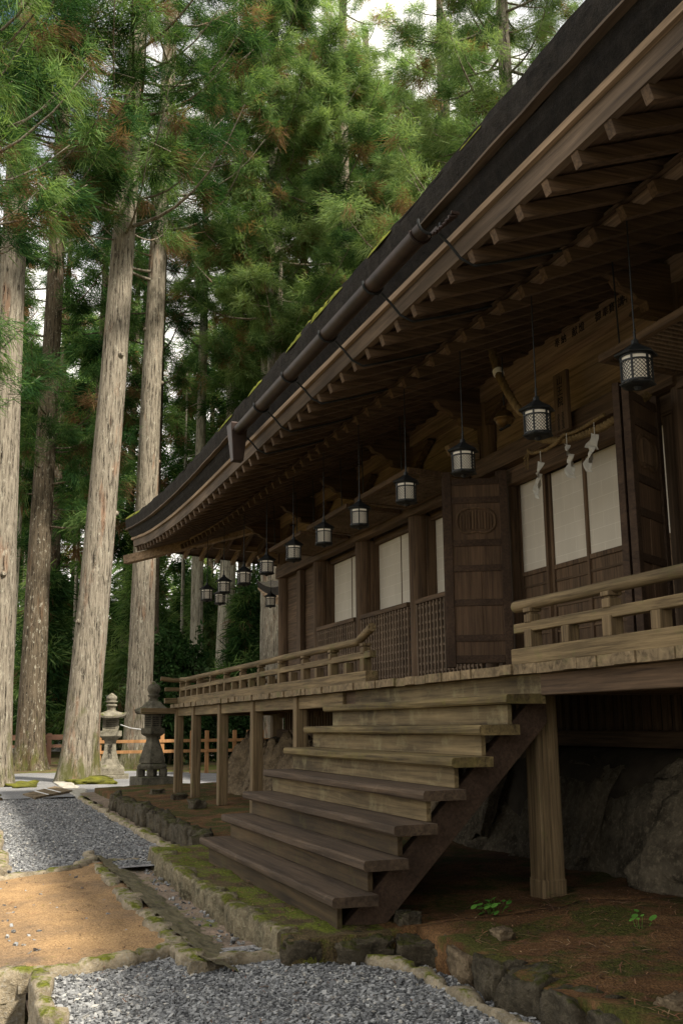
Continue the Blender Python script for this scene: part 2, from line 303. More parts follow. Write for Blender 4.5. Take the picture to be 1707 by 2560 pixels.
def link(name, data, parent=None, local=False):
    o = bpy.data.objects.new(name, data); C.objects.link(o)
    if parent is not None:
        o.parent = parent
        root = parent
        while root.parent is not None: root = root.parent
        if not local and parent is root: o.matrix_parent_inverse = Matrix.Translation(-root.location)
    return o
def tag(o, label, cat, group=None, kind=None):
    if label: o['label'] = label
    if cat: o['category'] = cat
    if group: o['group'] = group
    if kind: o['kind'] = kind
    return o
def thing(name, label, cat, loc=(0, 0, 0), group=None):
    o = bpy.data.objects.new(name, None); C.objects.link(o); o.location = loc; o.empty_display_size = .2
    return tag(o, label, cat, group)
def part_of(o, parent, local=True):
    o.parent = parent; return o
def copy_thing(root, loc, rotz=0, scale=1, label=None):
    c = root.copy(); C.objects.link(c); c.location = loc; c.rotation_euler = (0, 0, rotz); c.scale = (scale,) * 3
    if label: c['label'] = label
    kids = [o for o in list(C.objects) if o.parent is root]
    for ch in kids:
        d = ch.copy(); C.objects.link(d); d.parent = c
        for g in [o for o in list(C.objects) if o.parent is ch]:
            e = g.copy(); C.objects.link(e); e.parent = d
    return c
def nz3(p, sc, seed=0): return mnoise.fractal(Vector((p[0] * sc + seed, p[1] * sc - seed, p[2] * sc + 2 * seed)), 1.0, 2.0, 4)

# ================================================================== THE SHRINE HALL
hall = thing('shrine_hall', 'long dark wooden shrine hall with bark-thatched eaves, raised veranda and broad front steps', 'shrine hall', (2, 1.7, 0))
XL, XR, YE, YB, WY = -10.43, 14.43, -.875, 12.5, 1.7        # eave corners, wall plane
def flare(d):                                       # lift towards the corner, d = metres past the straight part
    return .42 * (max(0, d) / 7.4) ** 2.2
def fx(x): return flare(-3.03 - x) + flare(x - 7.03)
# eave profile loops: (inset, z)
PX = [XR - (XR - XL) * (1 - (1 - k / 110) ** 1.0) for k in range(111)]
def eave_front(i, z):
    out = []
    for x in PX:
        xx = 2 + (x - 2) * (1 - i / (x - 2) * (1 if x > 2 else -1)) if abs(x - 2) > 11 else x
        out.append((xx if abs(x - 2) <= 11 else (x - i if x > 2 else x + i), YE + i, z + fx(x)))
    return out
def eave_side(i, z):
    out = []
    for k in range(56):
        y = YE + (YB - YE) * k / 55
        yy = min(max(y, YE + i), YB)
        out.append((XL + i, yy, z + flare(-3.03 - XL - (y - YE) * .95)))
    return out
def eave_mesh(prof, jit=0, seed=0):
    mb = MB(); rng = random.Random(seed)
    for fn in (eave_front, eave_side):
        rows = [fn(i, z) for i, z in prof]
        if jit:
            rows = [[(p[0] + (nz3(p, 3, seed) * jit if fn is eave_side else 0), p[1] + (nz3(p, 3, seed) * jit if fn is eave_front else 0), p[2] + nz3(p, 2.2, seed + 5) * jit * (1 if q == 0 else .3)) for p in r] for q, r in enumerate(rows)]
        mb.grid(rows, False)
    return mb
# roof skin
rows = []
NXg, NYg = 100, 40
for a in range(NXg + 1):
    x = XL + (XR - XL) * a / NXg; r = []
    for b in range(NYg + 1):
        t = b / NYg; y = YE + (YB - YE) * t
        d = min(y - YE, YB - y, x - XL, XR - x)
        lift = fx(x) * math.exp(-(y - YE) * .5) if y - YE <= x - XL else flare(-3.03 - XL - (y - YE) * .95) * math.exp(-(x - XL) * .5)
        z = 4.94 + lift + .34 * d + .028 * d * d + nz3((x, y, 0), 1.5) * .03 * min(1, d)
        r.append((x, y, min(z, 9.4)))
    rows.append(r)
roof = MB().grid([r for r in rows]).build('roof', M['thatch'], hall)
PX = [XL + (XR - XL) * k / 240 for k in range(241)]
eave_mesh([(0, 4.965), (-.005, 4.9), (.015, 4.74)], .02, 3).build('thatch_edge', M['thatch'], roof)
eave_mesh([(-.008, 4.744), (-.009, 4.726), (.05, 4.722)], .006, 21).build('eave_batten', M['fascia'], roof)
eave_mesh([(.05, 4.72), (.07, 4.64), (.125, 4.55)], .012, 8).build('under_thatch', M['thatch_low'], roof)
eave_mesh([(.12, 4.552), (.105, 4.55), (.108, 4.507), (.14, 4.505)]).build('fascia_strip', M['pale_x'], roof)
eave_mesh([(.14, 4.512), (.15, 4.37), (.2, 4.368)]).build('fascia_board', M['fascia'], roof)
# moss cushions along the eave
for x0, x1, amp in ((.9, 2.6, .05), (-.6, .0, .03), (4.9, 5.2, .03), (3.2, 3.7, .02), (-10.4, -8.6, .035), (-2.2, -1.4, .02)):
    mb = MB(); P = []
    n = int((x1 - x0) / .04)
    for a in range(n + 1):
        x = x0 + (x1 - x0) * a / n; q = max(0, math.sin(math.pi * a / n)) ** .5 * (1 + nz3((x, 0, 0), 9) * .9)
        P.append([(x, YE - .012, 4.93 + fx(x)), (x, YE + .0, 4.955 + fx(x) + amp * .7 * q), (x, YE + .06, 4.97 + fx(x) + amp * q), (x, YE + .18, 4.97 + fx(x) + amp * .8 * q), (x, YE + .3, 4.98 + fx(x))])
    mb.grid(P).build('moss_cushion', M['roofmoss'], roof)
# rafters
RS, RB = .34, .40
def rafter(name, p0, p1, wd=.066, ht=.088):
    m = 'wood_y' if abs(p1[1] - p0[1]) > abs(p1[0] - p0[0]) else 'wood_x'
    return MB().bar(p0, p1, wd, ht).build(name, M[m], hall)
for k in range(-1, 55):
    x = 7.58 - .325 * k
    if x < XL + .4: break
    inner = .34
    hip = x - XL + YE                                # hip line y at this x
    y1 = min(inner, hip)
    if y1 > -.6: rafter('flying_rafter', (x, -.7, 4.325 + fx(x)), (x, y1, 4.325 + fx(x) * (1 - .25 * (y1 + .7)) + RS * (y1 + .7)))
    y1 = min(1.66, hip)
    if y1 > .1: rafter('base_rafter', (x, .04, 4.445 + fx(x) * .75), (x, y1, 4.445 + fx(x) * (.75 - .3 * y1) + RB * (y1 - .04)))
for k in range(22):                                  # side eave
    y = -.35 + .325 * k
    hip = XL + (y - YE); fl = flare(-3.03 - XL - (y - YE) * .95)
    x1 = min(XL + 1.2, hip)
    rafter('flying_rafter', (XL + .175, y, 4.325 + fl), (x1, y, 4.325 + fl * .75 + RS * (x1 - XL - .175)))
    x1 = min(-7.9, hip)
    C.objects[-1].data.materials[0] = M['pale_x']  # paler wood puts sky and bounce light into the side rafters' colour
    if x1 > XL + 1.0: rafter('base_rafter', (XL + .9, y, 4.445 + fl * .75), (x1, y, 4.445 + fl * .4 + RB * (x1 - XL - .9)))
# hip rafter and kioi beams
MB().bar((XL + .02, YE + .02, 4.53), (-7.75, 1.8, 5.0), .15, .17).build('hip_rafter', M['pale_x'], hall, .01)
mb = MB(); P = [(x, .15, 4.555 + fx(x) * .7) for x in [7.6 - .4 * k for k in range(42)] if x > XL + 1.05]
for a, b in zip(P, P[1:]): mb.bar(a, b, .085, .085)
mb.build('eave_beam', M['pale_x'], hall)
mb = MB(); P = [(XL + 1.03, y, 4.555 + .7 * flare(-3.03 - XL - (y - YE) * .95)) for y in [.1 + .4 * k for k in range(18)]]
for a, b in zip(P, P[1:]): mb.bar(a, b, .1, .1)
mb.build('eave_beam', M['pale_y'], hall)
# boards above the rafters (two lapped soffits per side)
for fn, nm in ((eave_front, 'wood_x'), (eave_side, 'wood_y')):
    MB().grid([[(p[0], p[1], p[2]) for p in fn(.16, 4.385)], [(p[0], p[1], p[2] - .1 * (p[2] - 4.745)) for p in fn(1.26, 4.76)]], False).build('soffit', M[nm], hall)
    MB().grid([[(p[0], p[1], p[2] * .92 + 4.5 * .08) for p in fn(.9, 4.505)], [(p[0], p[1], 5.21 + (p[2] - 5.21) * .4) for p in fn(2.7, 5.21)]], False).build('soffit', M[nm], hall)
# gutter on the front eave
mb = MB(); P = []
for k in range(2):
    x = (4.62, -.62)[k]; P.append([(x, -1.0 + .072 * math.cos(t), 4.53 + .072 * math.sin(t)) for t in [math.pi + math.pi * q / 10 for q in range(11)]])
mb.grid(P); P2 = [[(p[0], p[1] * 1 + (0.004 if p[1] < -1 else -.004), p[2] + .004) for p in r] for r in P]; mb.grid(P2)
gut = mb.build('rain_gutter', M['copper'], hall)
mb = MB(); mb.tube([(4.5, -1.0 + .076 * math.cos(t), 4.53 + .076 * math.sin(t)) for t in [math.pi + math.pi * q / 10 for q in range(11)]], .01, 6)
mb.build('gutter_end', M['copper'], gut); mb = MB()
for q in range(9): mb.tube([(4.64 + .018 * q, -1.0 + .012 * q, 4.44 + .006 * q * q * .3), (4.65 + .018 * q, -.93 + .01 * q, 4.5 + .006 * q)], .013, 6)
mb.build('gutter_elbow', M['copper'], gut)
for x in (4.65, 3.61, 2.55, 1.43, .41, -.55):
    mb = MB(); mb.tube([(x, -1.0 + .08 * math.cos(t), 4.53 + .08 * math.sin(t)) for t in [math.pi * .95 + math.pi * 1.1 * q / 12 for q in range(13)]], .011, 6)
    mb.build('gutter_strap', M['iron'], gut); mb = MB()
    mb.tube([(x, -.93, 4.46), (x, -.86, 4.4), (x, -.78, 4.31), (x, -.68, 4.27), (x, -.3, 4.38), (x, .0, 4.48)], .01, 6)
    mb.build('gutter_bracket', M['iron'], gut)
MB().add([(-.5, -1.1, 4.6), (-.72, -1.1, 4.6), (-.72, -.9, 4.6), (-.5, -.9, 4.6), (-.55, -1.06, 4.17), (-.67, -1.06, 4.17), (-.67, -.94, 4.17), (-.55, -.94, 4.17)],
         [(0, 1, 2, 3), (7, 6, 5, 4), (0, 4, 5, 1), (1, 5, 6, 2), (2, 6, 7, 3), (3, 7, 4, 0)]).build('rain_hopper', M['copper'], gut, .008, True)

# ---------------- wall
colx = [-7.82, -5.75, -3.75, -1.76, .27, 3.73, 5.76, 7.76, 9.8, 11.83]
for x in colx: MB().tube([(x, WY, 1.4), (x, WY, 4.84)], .135, 20).build('column', M['wood_z'], hall)
for k in range(1, 5): MB().tube([(-7.82, WY + 2.0 * k, 1.4), (-7.82, WY + 2.0 * k, 4.84)], .135, 16).build('column', M['wood_z'], hall)
MB().box((-8.2, 1.575, 4.82), (12.2, 1.83, 5.04)).build('wall_plate_beam', M['pale_x'], hall)
MB().box((-7.94, 1.6, 4.84), (-7.7, 9.9, 5.06)).build('wall_plate_beam', M['pale_y'], hall)
mb = MB()
for z0, z1, y in ((4.13, 4.36, 1.72), (4.362, 4.6, 1.728), (4.602, 4.83, 1.718)): mb.box((-7.8, y, z0), (12, 1.8, z1))
mb.build('upper_wall_board', M['pale_x'], hall)
MB().box((-7.95, 1.54, 3.9), (.2, 1.68, 4.115)).build('lintel_beam', M['wood_x'], hall, .008)
MB().box((3.78, 1.54, 3.9), (12, 1.68, 4.115)).build('lintel_beam', M['wood_x'], hall, .008)
MB().box((.2, 1.5, 3.94), (3.8, 1.66, 4.14)).build('lintel_beam', M['wood_x'], hall, .008)
MB().box((.35, 1.62, 3.765), (3.65, 1.74, 3.938)).build('door_lintel', M['wood_x'], hall, .006)
mb = MB(); mb.box((-7.72, 1.62, 1.69), (12, 1.72, 1.84)); mb.build('sill_beam', M['wood_x'], hall, .006)
for x0, x1 in ((-5.62, -3.88), (-3.62, -1.89), (-1.63, .14), (3.86, 5.63), (5.9, 7.63), (7.9, 9.67)):
    MB().box((x0, 1.8, 3.84), (x1, 1.92, 3.92)).build('screen_lintel', M['wood_x'], hall)
    MB().box((x0, 1.56, 2.75), (x1, 1.66, 2.81)).build('lattice_rail', M['wood_x'], hall, .005)
    mb = MB()
    n = 17
    for k in range(n + 1):
        x = x0 + .02 + (x1 - x0 - .04) * k / n; mb.box((x - .015, 1.575, 1.845), (x + .015, 1.602, 2.748))
    for k in range(9):
        z = 1.9 + .1 * k; mb.box((x0, 1.59, z - .014), (x1, 1.61, z + .014))
    mb.build('lattice_panel', M['lattice'], hall)
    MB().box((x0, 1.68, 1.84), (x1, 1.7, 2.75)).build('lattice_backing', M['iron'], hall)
    s = MB().box((x0 + .02, 1.87, 2.82), (x1 - .02, 1.885, 3.84)).build('paper_screen', M['shoji'], hall)
    xm = (x0 + x1) / 2
    mb = MB(); mb.box((xm - .008, 1.862, 2.815), (xm + .008, 1.868, 3.845)); mb.box((x0 - .03, 1.74, 2.81), (x0 + .03, 1.885, 3.9)); mb.box((x1 - .03, 1.74, 2.81), (x1 + .03, 1.885, 3.9)); mb.box((x0 + .031, 1.8, 2.79), (x1 - .031, 1.9, 2.82)); mb.build('screen_frame', M['wood_z'], s)
    if x1 > 8: continue
    # raised lattice shutter hanging out level from the lintel
    ang = .05
    f = MB()
    def sp(u, v, w_): return (x0 + .02 + u, 1.76 - v, 3.985 + v * ang + w_)
    def sb(u0, u1, v0, v1, w0, w1): f.add([sp(u0, v0, w0), sp(u1, v0, w0), sp(u1, v1, w0), sp(u0, v1, w0), sp(u0, v0, w1), sp(u1, v0, w1), sp(u1, v1, w1), sp(u0, v1, w1)], [(0, 3, 2, 1), (4, 5, 6, 7), (0, 1, 5, 4), (1, 2, 6, 5), (2, 3, 7, 6), (3, 0, 4, 7)])
    Wd = x1 - x0 - .04
    for a in ((0, Wd, .25, .31), (0, Wd, .94, 1.0), (0, .06, .312, .938), (Wd - .06, Wd, .312, .938)): sb(*a, -.03, .03)
    sh = f.build('raised_shutter', M['wood_x'], hall, .004, True)
    f = MB()
    for k in range(1, 24): u = .06 + (Wd - .12) * k / 24; sb(u - .013, u + .013, .311, .939, -.026, -.004)
    for k in range(1, 10): v = .31 + .63 * k / 10; sb(.061, Wd - .061, v - .013, v + .013, -.003, .02)
    f.build('shutter_lattice', M['lattice'], sh, 0, True)
    f = MB(); sb(.062, Wd - .062, .312, .938, .0205, .026); f.build('shutter_back', M['wood_x'], sh, 0, True)
    for u in (.25, Wd - .25): MB().tube([sp(u, .97, .03), (sp(u, .97, 0)[0], sp(u, .97, 0)[1] - .02, 4.86)], .007, 6).build('shutter_hook', M['iron'], sh)
# plank wall at the left end and side
mb = MB()
for k in range(5): mb.box((-7.72, 1.7 + .004 * (k % 2), 1.84 + k * .455), (-5.86, 1.76, 1.84 + k * .455 + .45))
mb.build('plank_wall', M['wood_x'], hall)
MB().box((-6.82, 1.6, 1.84), (-6.62, 1.69, 3.9)).build('wall_post', M['wood_z'], hall, .006)
mb = MB(); mb.box((-7.8, 1.85, 1.6), (-7.72, 10, 4.84)); mb.build('side_wall', M['wood_y'], hall)
MB().box((-7.75, 2.1, 1.5), (12, 2.2, 4.9)).build('inner_wall', M['wood_z'], hall)
# doorway: paper sliding screens over slatted boards
for k, (x0, x1) in enumerate(((.78, 1.36), (1.36, 2.06), (2.06, 2.76), (2.76, 3.45))):
    y = 1.79 if k % 2 else 1.755
    s = MB().box((x0 + .03, y, 2.82), (x1 - .03, y + .012, 3.765)).build('paper_screen', M['shoji'], hall)
    f = MB(); f.box((x0, y - .022, 1.84), (x0 + .045, y + .028, 3.765)); f.box((x1 - .045, y - .022, 1.84), (x1, y + .028, 3.765)); f.box((x0 + .045, y - .018, 2.775), (x1 - .045, y + .02, 2.822))
    f.build('screen_frame', M['wood_z'], s, .003)
    f = MB()
    for q in range(7): f.box((x0 + .045, y - .012, 1.9 + q * .125), (x1 - .045, y - .001, 1.92 + q * .125))
    f.build('screen_slat', M['wood_x'], s)
    MB().box((x0 + .04, y, 1.84), (x1 - .04, y + .012, 2.776)).build('screen_board', M['wood_z'], s)
MB().box((.3, 1.6, 1.69), (3.7, 1.86, 1.845)).build('door_sill', M['wood_x'], hall, .006)
for x0, x1 in ((.4, .78), (3.45, 3.6)): MB().box((x0, 1.64, 1.845), (x1, 1.8, 3.765)).build('door_jamb', M['wood_z'], hall, .006)
# folding door leaves standing open
def door(px, py, ex, ey, label=None):
    d = Vector((ex - px, ey - py, 0)); L = d.length; d.normalize(); nrm = Vector((d.y, -d.x, 0))
    if nrm.x < 0: nrm = -nrm                          # face towards +X
    Z0, Z1 = 1.86, 3.86
    def bx(mb, u0, u1, z0, z1, w0, w1):
        P = lambda u, z, w_: Vector((px, py, 0)) + d * u + nrm * w_ + Vector((0, 0, z))
        mb.add([P(u0, z0, w0), P(u1, z0, w0), P(u1, z0, w1), P(u0, z0, w1), P(u0, z1, w0), P(u1, z1, w0), P(u1, z1, w1), P(u0, z1, w1)], [(0, 3, 2, 1), (4, 5, 6, 7), (0, 1, 5, 4), (1, 2, 6, 5), (2, 3, 7, 6), (3, 0, 4, 7)])
    mb = MB(); bx(mb, .03, L - .03, Z0 + .05, Z1 - .05, -.012, .012)
    leaf = mb.build('folding_door', M['door'], hall, 0, True)
    f = MB(); bx(f, 0, .085, Z0 - .02, Z1 + .05, -.03, .03); f.build('door_stile', M['door_dark'], leaf, .005, True)
    f = MB(); bx(f, L - .085, L, Z0 - .02, Z1 + .05, -.03, .03); f.build('door_stile', M['door_dark'], leaf, .005, True)
    for z0, z1 in ((1.88, 1.96), (2.1, 2.17), (2.47, 2.54), (2.83, 2.9), (3.1, 3.17), (3.56, 3.63), (3.76, 3.83)): f = MB(); bx(f, .0855, L - .0855, z0, z1, -.024, .024); f.build('door_rail', M['door_dark'], leaf, .005, True)
    for z0, z1 in ((2.171, 2.469), (2.541, 2.829)): f = MB(); bx(f, L / 2 - .035, L / 2 + .035, z0, z1, -.02, .02); f.build('door_mullion', M['door'], leaf, .004, True)
    # carved medallion
    f = MB(); P = lambda u, z, w_: Vector((px, py, 0)) + d * u + nrm * w_ + Vector((0, 0, z))
    cx_, cz_ = L / 2, 3.37; out = []
    for q in range(41):
        t = 2 * math.pi * q / 40; a = abs(math.cos(t)) ** .7 * (1 if math.cos(t) >= 0 else -1); b = abs(math.sin(t)) ** .8 * (1 if math.sin(t) >= 0 else -1)
        zz = .14 * b + (.03 * math.exp(-(a / .3) ** 2) if b < 0 else 0) ; out.append(P(cx_ + .2 * a, cz_ + zz, .014))
    f.tube(out, .015, 6, False)
    for q in range(-5, 6): f.tube([P(cx_ + q * .032, cz_ - .09 + .0 * q, .013), P(cx_ + q * .032, cz_ + .11 - .002 * q * q, .013)], .011, 5)
    f.build('door_carving', M['wood_z'], leaf)
    return leaf
door(.82, 1.56, .47, 1.0); door(.87, 1.57, .56, .97)
door(3.5, 1.56, 3.86, 1.0); door(3.44, 1.57, 3.75, .99)
# bracket arms on the column heads
def bracket_poly(L):  # in (out, z): carved boat-shaped arm
    pts = [(0, 0), (L, 0), (L + .03, -.06), (L - .02, -.1), (L - .1, -.115), (L - .13, -.16), (L - .22, -.19), (L - .26, -.25), (L - .36, -.28), (L - .42, -.34), (L - .5, -.35), (L - .52, -.42), (0, -.44)]
    return pts
for x in colx[:8]:
    L = .78
    poly = [(WY - .1 - a, 4.98 + b) for a, b in bracket_poly(L)]
    b_ = MB().prism(poly, 'x', x - .055, x + .055).build('bracket_arm', M['wood_y'], hall, .006, True)
    MB().prism([(x + s * (.1 + a * .75), 4.81 + b * .6) for s in (1,) for a, b in bracket_poly(.62)], 'y', 1.6, 1.69).build('bracket_wing', M['wood_x'], b_, .005, True)
    MB().prism([(x - (.1 + a * .75), 4.81 + b * .6) for a, b in bracket_poly(.62)], 'y', 1.6, 1.69).build('bracket_wing', M['wood_x'], b_, .005, True)
    MB().prism([(1.55, 4.34), (1.3, 4.38), (1.16, 4.3), (1.2, 4.2), (1.34, 4.17), (1.55, 4.16)], 'x', x - .05, x + .05).build('beam_nose', M['pale_y'], b_, .008, True)
# donor stickers pasted on the wall plate beam
def text(name, body, loc, rot, size, mat, parent, ext=.002, align='CENTER', sp=1):
    cu = bpy.data.curves.new(name, 'FONT'); cu.body = body; cu.size = size; cu.extrude = ext; cu.align_x = align; cu.align_y = 'CENTER'; cu.space_line = sp; cu.materials.append(mat)
    tmp = bpy.data.objects.new(name, cu); C.objects.link(tmp); bpy.context.view_layer.update()
    me = bpy.data.meshes.new_from_object(tmp.evaluated_get(bpy.context.evaluated_depsgraph_get())); bpy.data.objects.remove(tmp); bpy.data.curves.remove(cu)
    if not me.materials: me.materials.append(mat)
    o = link(name, me, parent); o.location = loc; o.rotation_euler = rot; return o

# ---------------- veranda
mb = MB(); rng = random.Random(4); x = -9.72
while x < 12.5:
    w_ = rng.uniform(.13, .24); dz = rng.uniform(-.004, .004); dy = rng.uniform(-.012, .012)
    mb.box((x + .003, -.02 + dy, 1.612 + dz), (x + w_ - .003, 1.66, 1.682 + dz)); x += w_
vf = mb.build('veranda_floor', M['floor'], hall)
mb = MB(); y = 1.67
while y < 9.6:
    w_ = rng.uniform(.13, .24); mb.box((-9.72, y + .003, 1.612), (-7.7, y + w_ - .003, 1.682)); y += w_
mb.build('veranda_floor', M['rail'], hall)
MB().box((-9.5, .06, 1.46), (-.15, .18, 1.61)).build('veranda_beam', M['rail'], hall, .008)
MB().box((-.15, .1, 1.46), (3.98, .2, 1.61)).build('veranda_beam', M['wood_x'], hall, .008)
MB().box((3.98, .06, 1.46), (12.4, .18, 1.61)).build('veranda_beam', M['wood_x'], hall, .008)
MB().box((-9.53, -.62, 1.505), (-9.41, .055, 1.61)).build('beam_end', M['rail_y'], hall, .008)
MB().box((-9.53, .185, 1.46), (-9.41, 9.5, 1.61)).build('veranda_beam', M['rail_y'], hall, .008)
for xx in (-8.0, -5.9, -3.85, -1.8, 3.75, 5.8, 7.8):
    MB().box((xx - .06, .185, 1.47), (xx + .06, 1.6, 1.6)).build('joist', M['wood_y'], hall)
for x, z0 in ((-9.47, .06), (-7.9, .06), (-5.88, .07), (-3.84, .08), (-1.8, .08)):
    MB().box((x - .075, .03, z0), (x + .075, .18, 1.605)).build('veranda_post', M['rail_z'], hall, .012)
for y in (2, 4, 6.1, 8.2): MB().box((-9.57, y - .1, .05), (-9.37, y + .1, 1.605)).build('veranda_post', M['rail_z'], hall, .012)
def big_post(x):
    return MB().bar((x, .25, .05), (x, .25, 1.61), .19, .19, (0, 1, 0), .178, .178).build('veranda_post', M['rail_z'], hall, .022)
for x in (3.63, 7.8, 11.8): big_post(x)
mb = MB(); mb.box((3.63 - .1, .15, .0), (3.63 + .1, .35, .2)); mb.build('post_shoe', M['rail_z'], hall, .02)
# railings
def railing(x0, x1, flare_l, flare_r, name='railing'):
    rl = MB().box((x0, .03, 1.684), (x1, .17, 1.8)).build(name, M['rail'], hall, .008)
    pts = []
    n = 24
    for k in range(n + 1):
        x = x0 - .02 + (x1 + .05 - x0) * k / n; z = 2.115
        if flare_r and x > x1 - .35: z += .1 * ((x - x1 + .35) / .35) ** 2
        if flare_l and x < x0 + .25: z += .015 * ((x0 + .25 - x) / .25) ** 2
        pts.append((x, .1, z))
    MB().tube(pts, [.042 if 0 < k < n else .046 for k in range(n + 1)], 10).build('handrail', M['rail'], rl)
    MB().bar((x0 - .01, .1, 1.95), (x1 + (.04 if flare_r else 0), .1, 1.95 + (.015 if flare_r else 0)), .075, .07).build('mid_rail', M['rail'], rl, .008)
    return rl
def rail_post(rl, x, tall=True):
    mb = MB()
    if tall:
        mb.box((x - .05, .053, 1.801), (x + .05, .147, 1.93)); mb.box((x - .045, .066, 1.93), (x + .045, .134, 1.98)); mb.box((x - .045, .055, 1.98), (x + .045, .145, 2.04)); mb.box((x - .032, .068, 2.04), (x + .032, .132, 2.055)); mb.box((x - .05, .05, 2.055), (x + .05, .15, 2.085))
        mb.build('railing_post', M['rail_z'], rl, .006)
    else:
        mb.box((x - .045, .055, 1.801), (x + .045, .145, 1.914)).build('railing_strut', M['rail_z'], rl, .005)
rl = railing(-9.3, .62, True, True)
for k in range(10): rail_post(rl, -8.66 + 1.012 * k)
for k in range(9): rail_post(rl, -8.15 + 1.012 * k, False)
rail_post(rl, -9.2)
rr = railing(3.63, 12.2, False, False)
for k in range(9): rail_post(rr, 3.84 + 1.0 * k); rail_post(rr, 4.34 + 1.0 * k, False)
# side railing at the far end
rs = MB().box((-9.42, .2, 1.684), (-9.28, 9.4, 1.8)).build('railing', M['rail_y'], hall, .008)
MB().tube([(-9.35, -.28, 2.15), (-9.35, -.05, 2.12), (-9.35, .3, 2.115), (-9.35, 9.4, 2.115)], .042, 10).build('handrail', M['rail_y'], rs)
MB().bar((-9.35, -.2, 1.95), (-9.35, 9.4, 1.95), .075, .07).build('mid_rail', M['rail_y'], rs, .008)
MB().box((-9.42, -.2, 1.69), (-9.301, .029, 1.79)).build('beam_end', M['rail_y'], rs, .008)
for k in range(9):
    mb = MB(); y = .9 + k; mb.box((-9.4, y - .05, 1.801), (-9.3, y + .05, 1.93)); mb.box((-9.383, y - .045, 1.93), (-9.317, y + .045, 1.98)); mb.box((-9.395, y - .045, 1.98), (-9.305, y + .045, 2.075)); mb.build('railing_post', M['rail_z'], rs, .006)
# under the floor: slatted vent wall, sill
mb = MB(); x = -7.6
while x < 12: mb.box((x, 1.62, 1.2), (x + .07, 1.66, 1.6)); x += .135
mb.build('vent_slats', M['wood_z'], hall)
MB().box((-7.8, 1.7, 1.0), (12, 1.75, 1.61)).build('vent_darkness_sheet', M['iron'], hall)  # black sheet standing in for the darkness behind the vent slats
MB().box((-7.9, 1.55, 1.06), (12, 1.8, 1.2)).build('ground_sill', M['wood_x'], hall, .01)
# ---------------- stairs
st = thing('staircase', None, None, (0, 0, 0)); st.parent = hall; st.matrix_parent_inverse = Matrix.Translation(-hall.location)
SW, SD, SR = 3.98, .2124, .21
for i in range(7):
    z = 1.68 - SR * (7 - i); y = -SD * (7 - i)
    old = i >= 3
    tm = M['tread_old'] if i >= 4 else M['tread_new']
    loop = [(y + .31, z - .068), (y + .015, z - .068), (y + .002, z - .055), (y, z - .03), (y + .003, z - .01), (y + .016, z - .001), (y + .07, z - .001), (y + .2, z), (y + .31, z)]
    P = []
    for q in range(91):
        x = SW * q / 90; wr = .006 * math.exp(-((x - 2) / 1.1) ** 2) if q else 0
        P.append([(x, yy + (nz3((x, i, k), 2.2, 3) * .004 if 1 <= k <= 6 else 0), zz - (wr if k in (4, 5, 6) else 0) + nz3((x, i * 3, k * .4), 1.7, 7) * .0035) for k, (yy, zz) in enumerate(loop)])
    mb = MB().grid(P, False); mb.add(P[0], [tuple(range(9))]); mb.add(P[-1], [tuple(range(9))[::-1]]); mb.build('tread', tm, st, 0, True)
for i in range(8):
    z1 = 1.68 - SR * (7 - i) - .0695; y = -SD * (7 - i) + .075; z0 = z1 - SR + .0715
    if i == 7: z1 = 1.61
    if i == 0: z0 = -.02
    MB().box((.09 if i < 7 else .2, y, z0), (SW - .13 if i < 7 else SW - .02, y + .035, z1)).build('riser', M['riser_old'] if i >= 3 else M['riser_new'], st, .003)
for x0 in (.16, 3.72):
    MB().prism([(-1.36, .0), (-1.06, .0), (.2, 1.27), (.2, 1.55), (.13, 1.49)], 'x', x0, x0 + .09).build('stringer', M['door_dark'], st, .004, True)

# ---------------- lettering on the hall
for k, (x, s) in enumerate(((2.0, '奉'), (2.12, '納'), (2.32, '献'), (2.44, '燈'), (2.72, '御'), (2.84, '奉'), (2.94, '賽'), (3.08, '講'), (3.17, '中'), (3.26, '社'))):
    text('beam_lettering', s, (x, 1.5735, 4.93), (R(90), 0, 0), .1, M['ink'], hall)

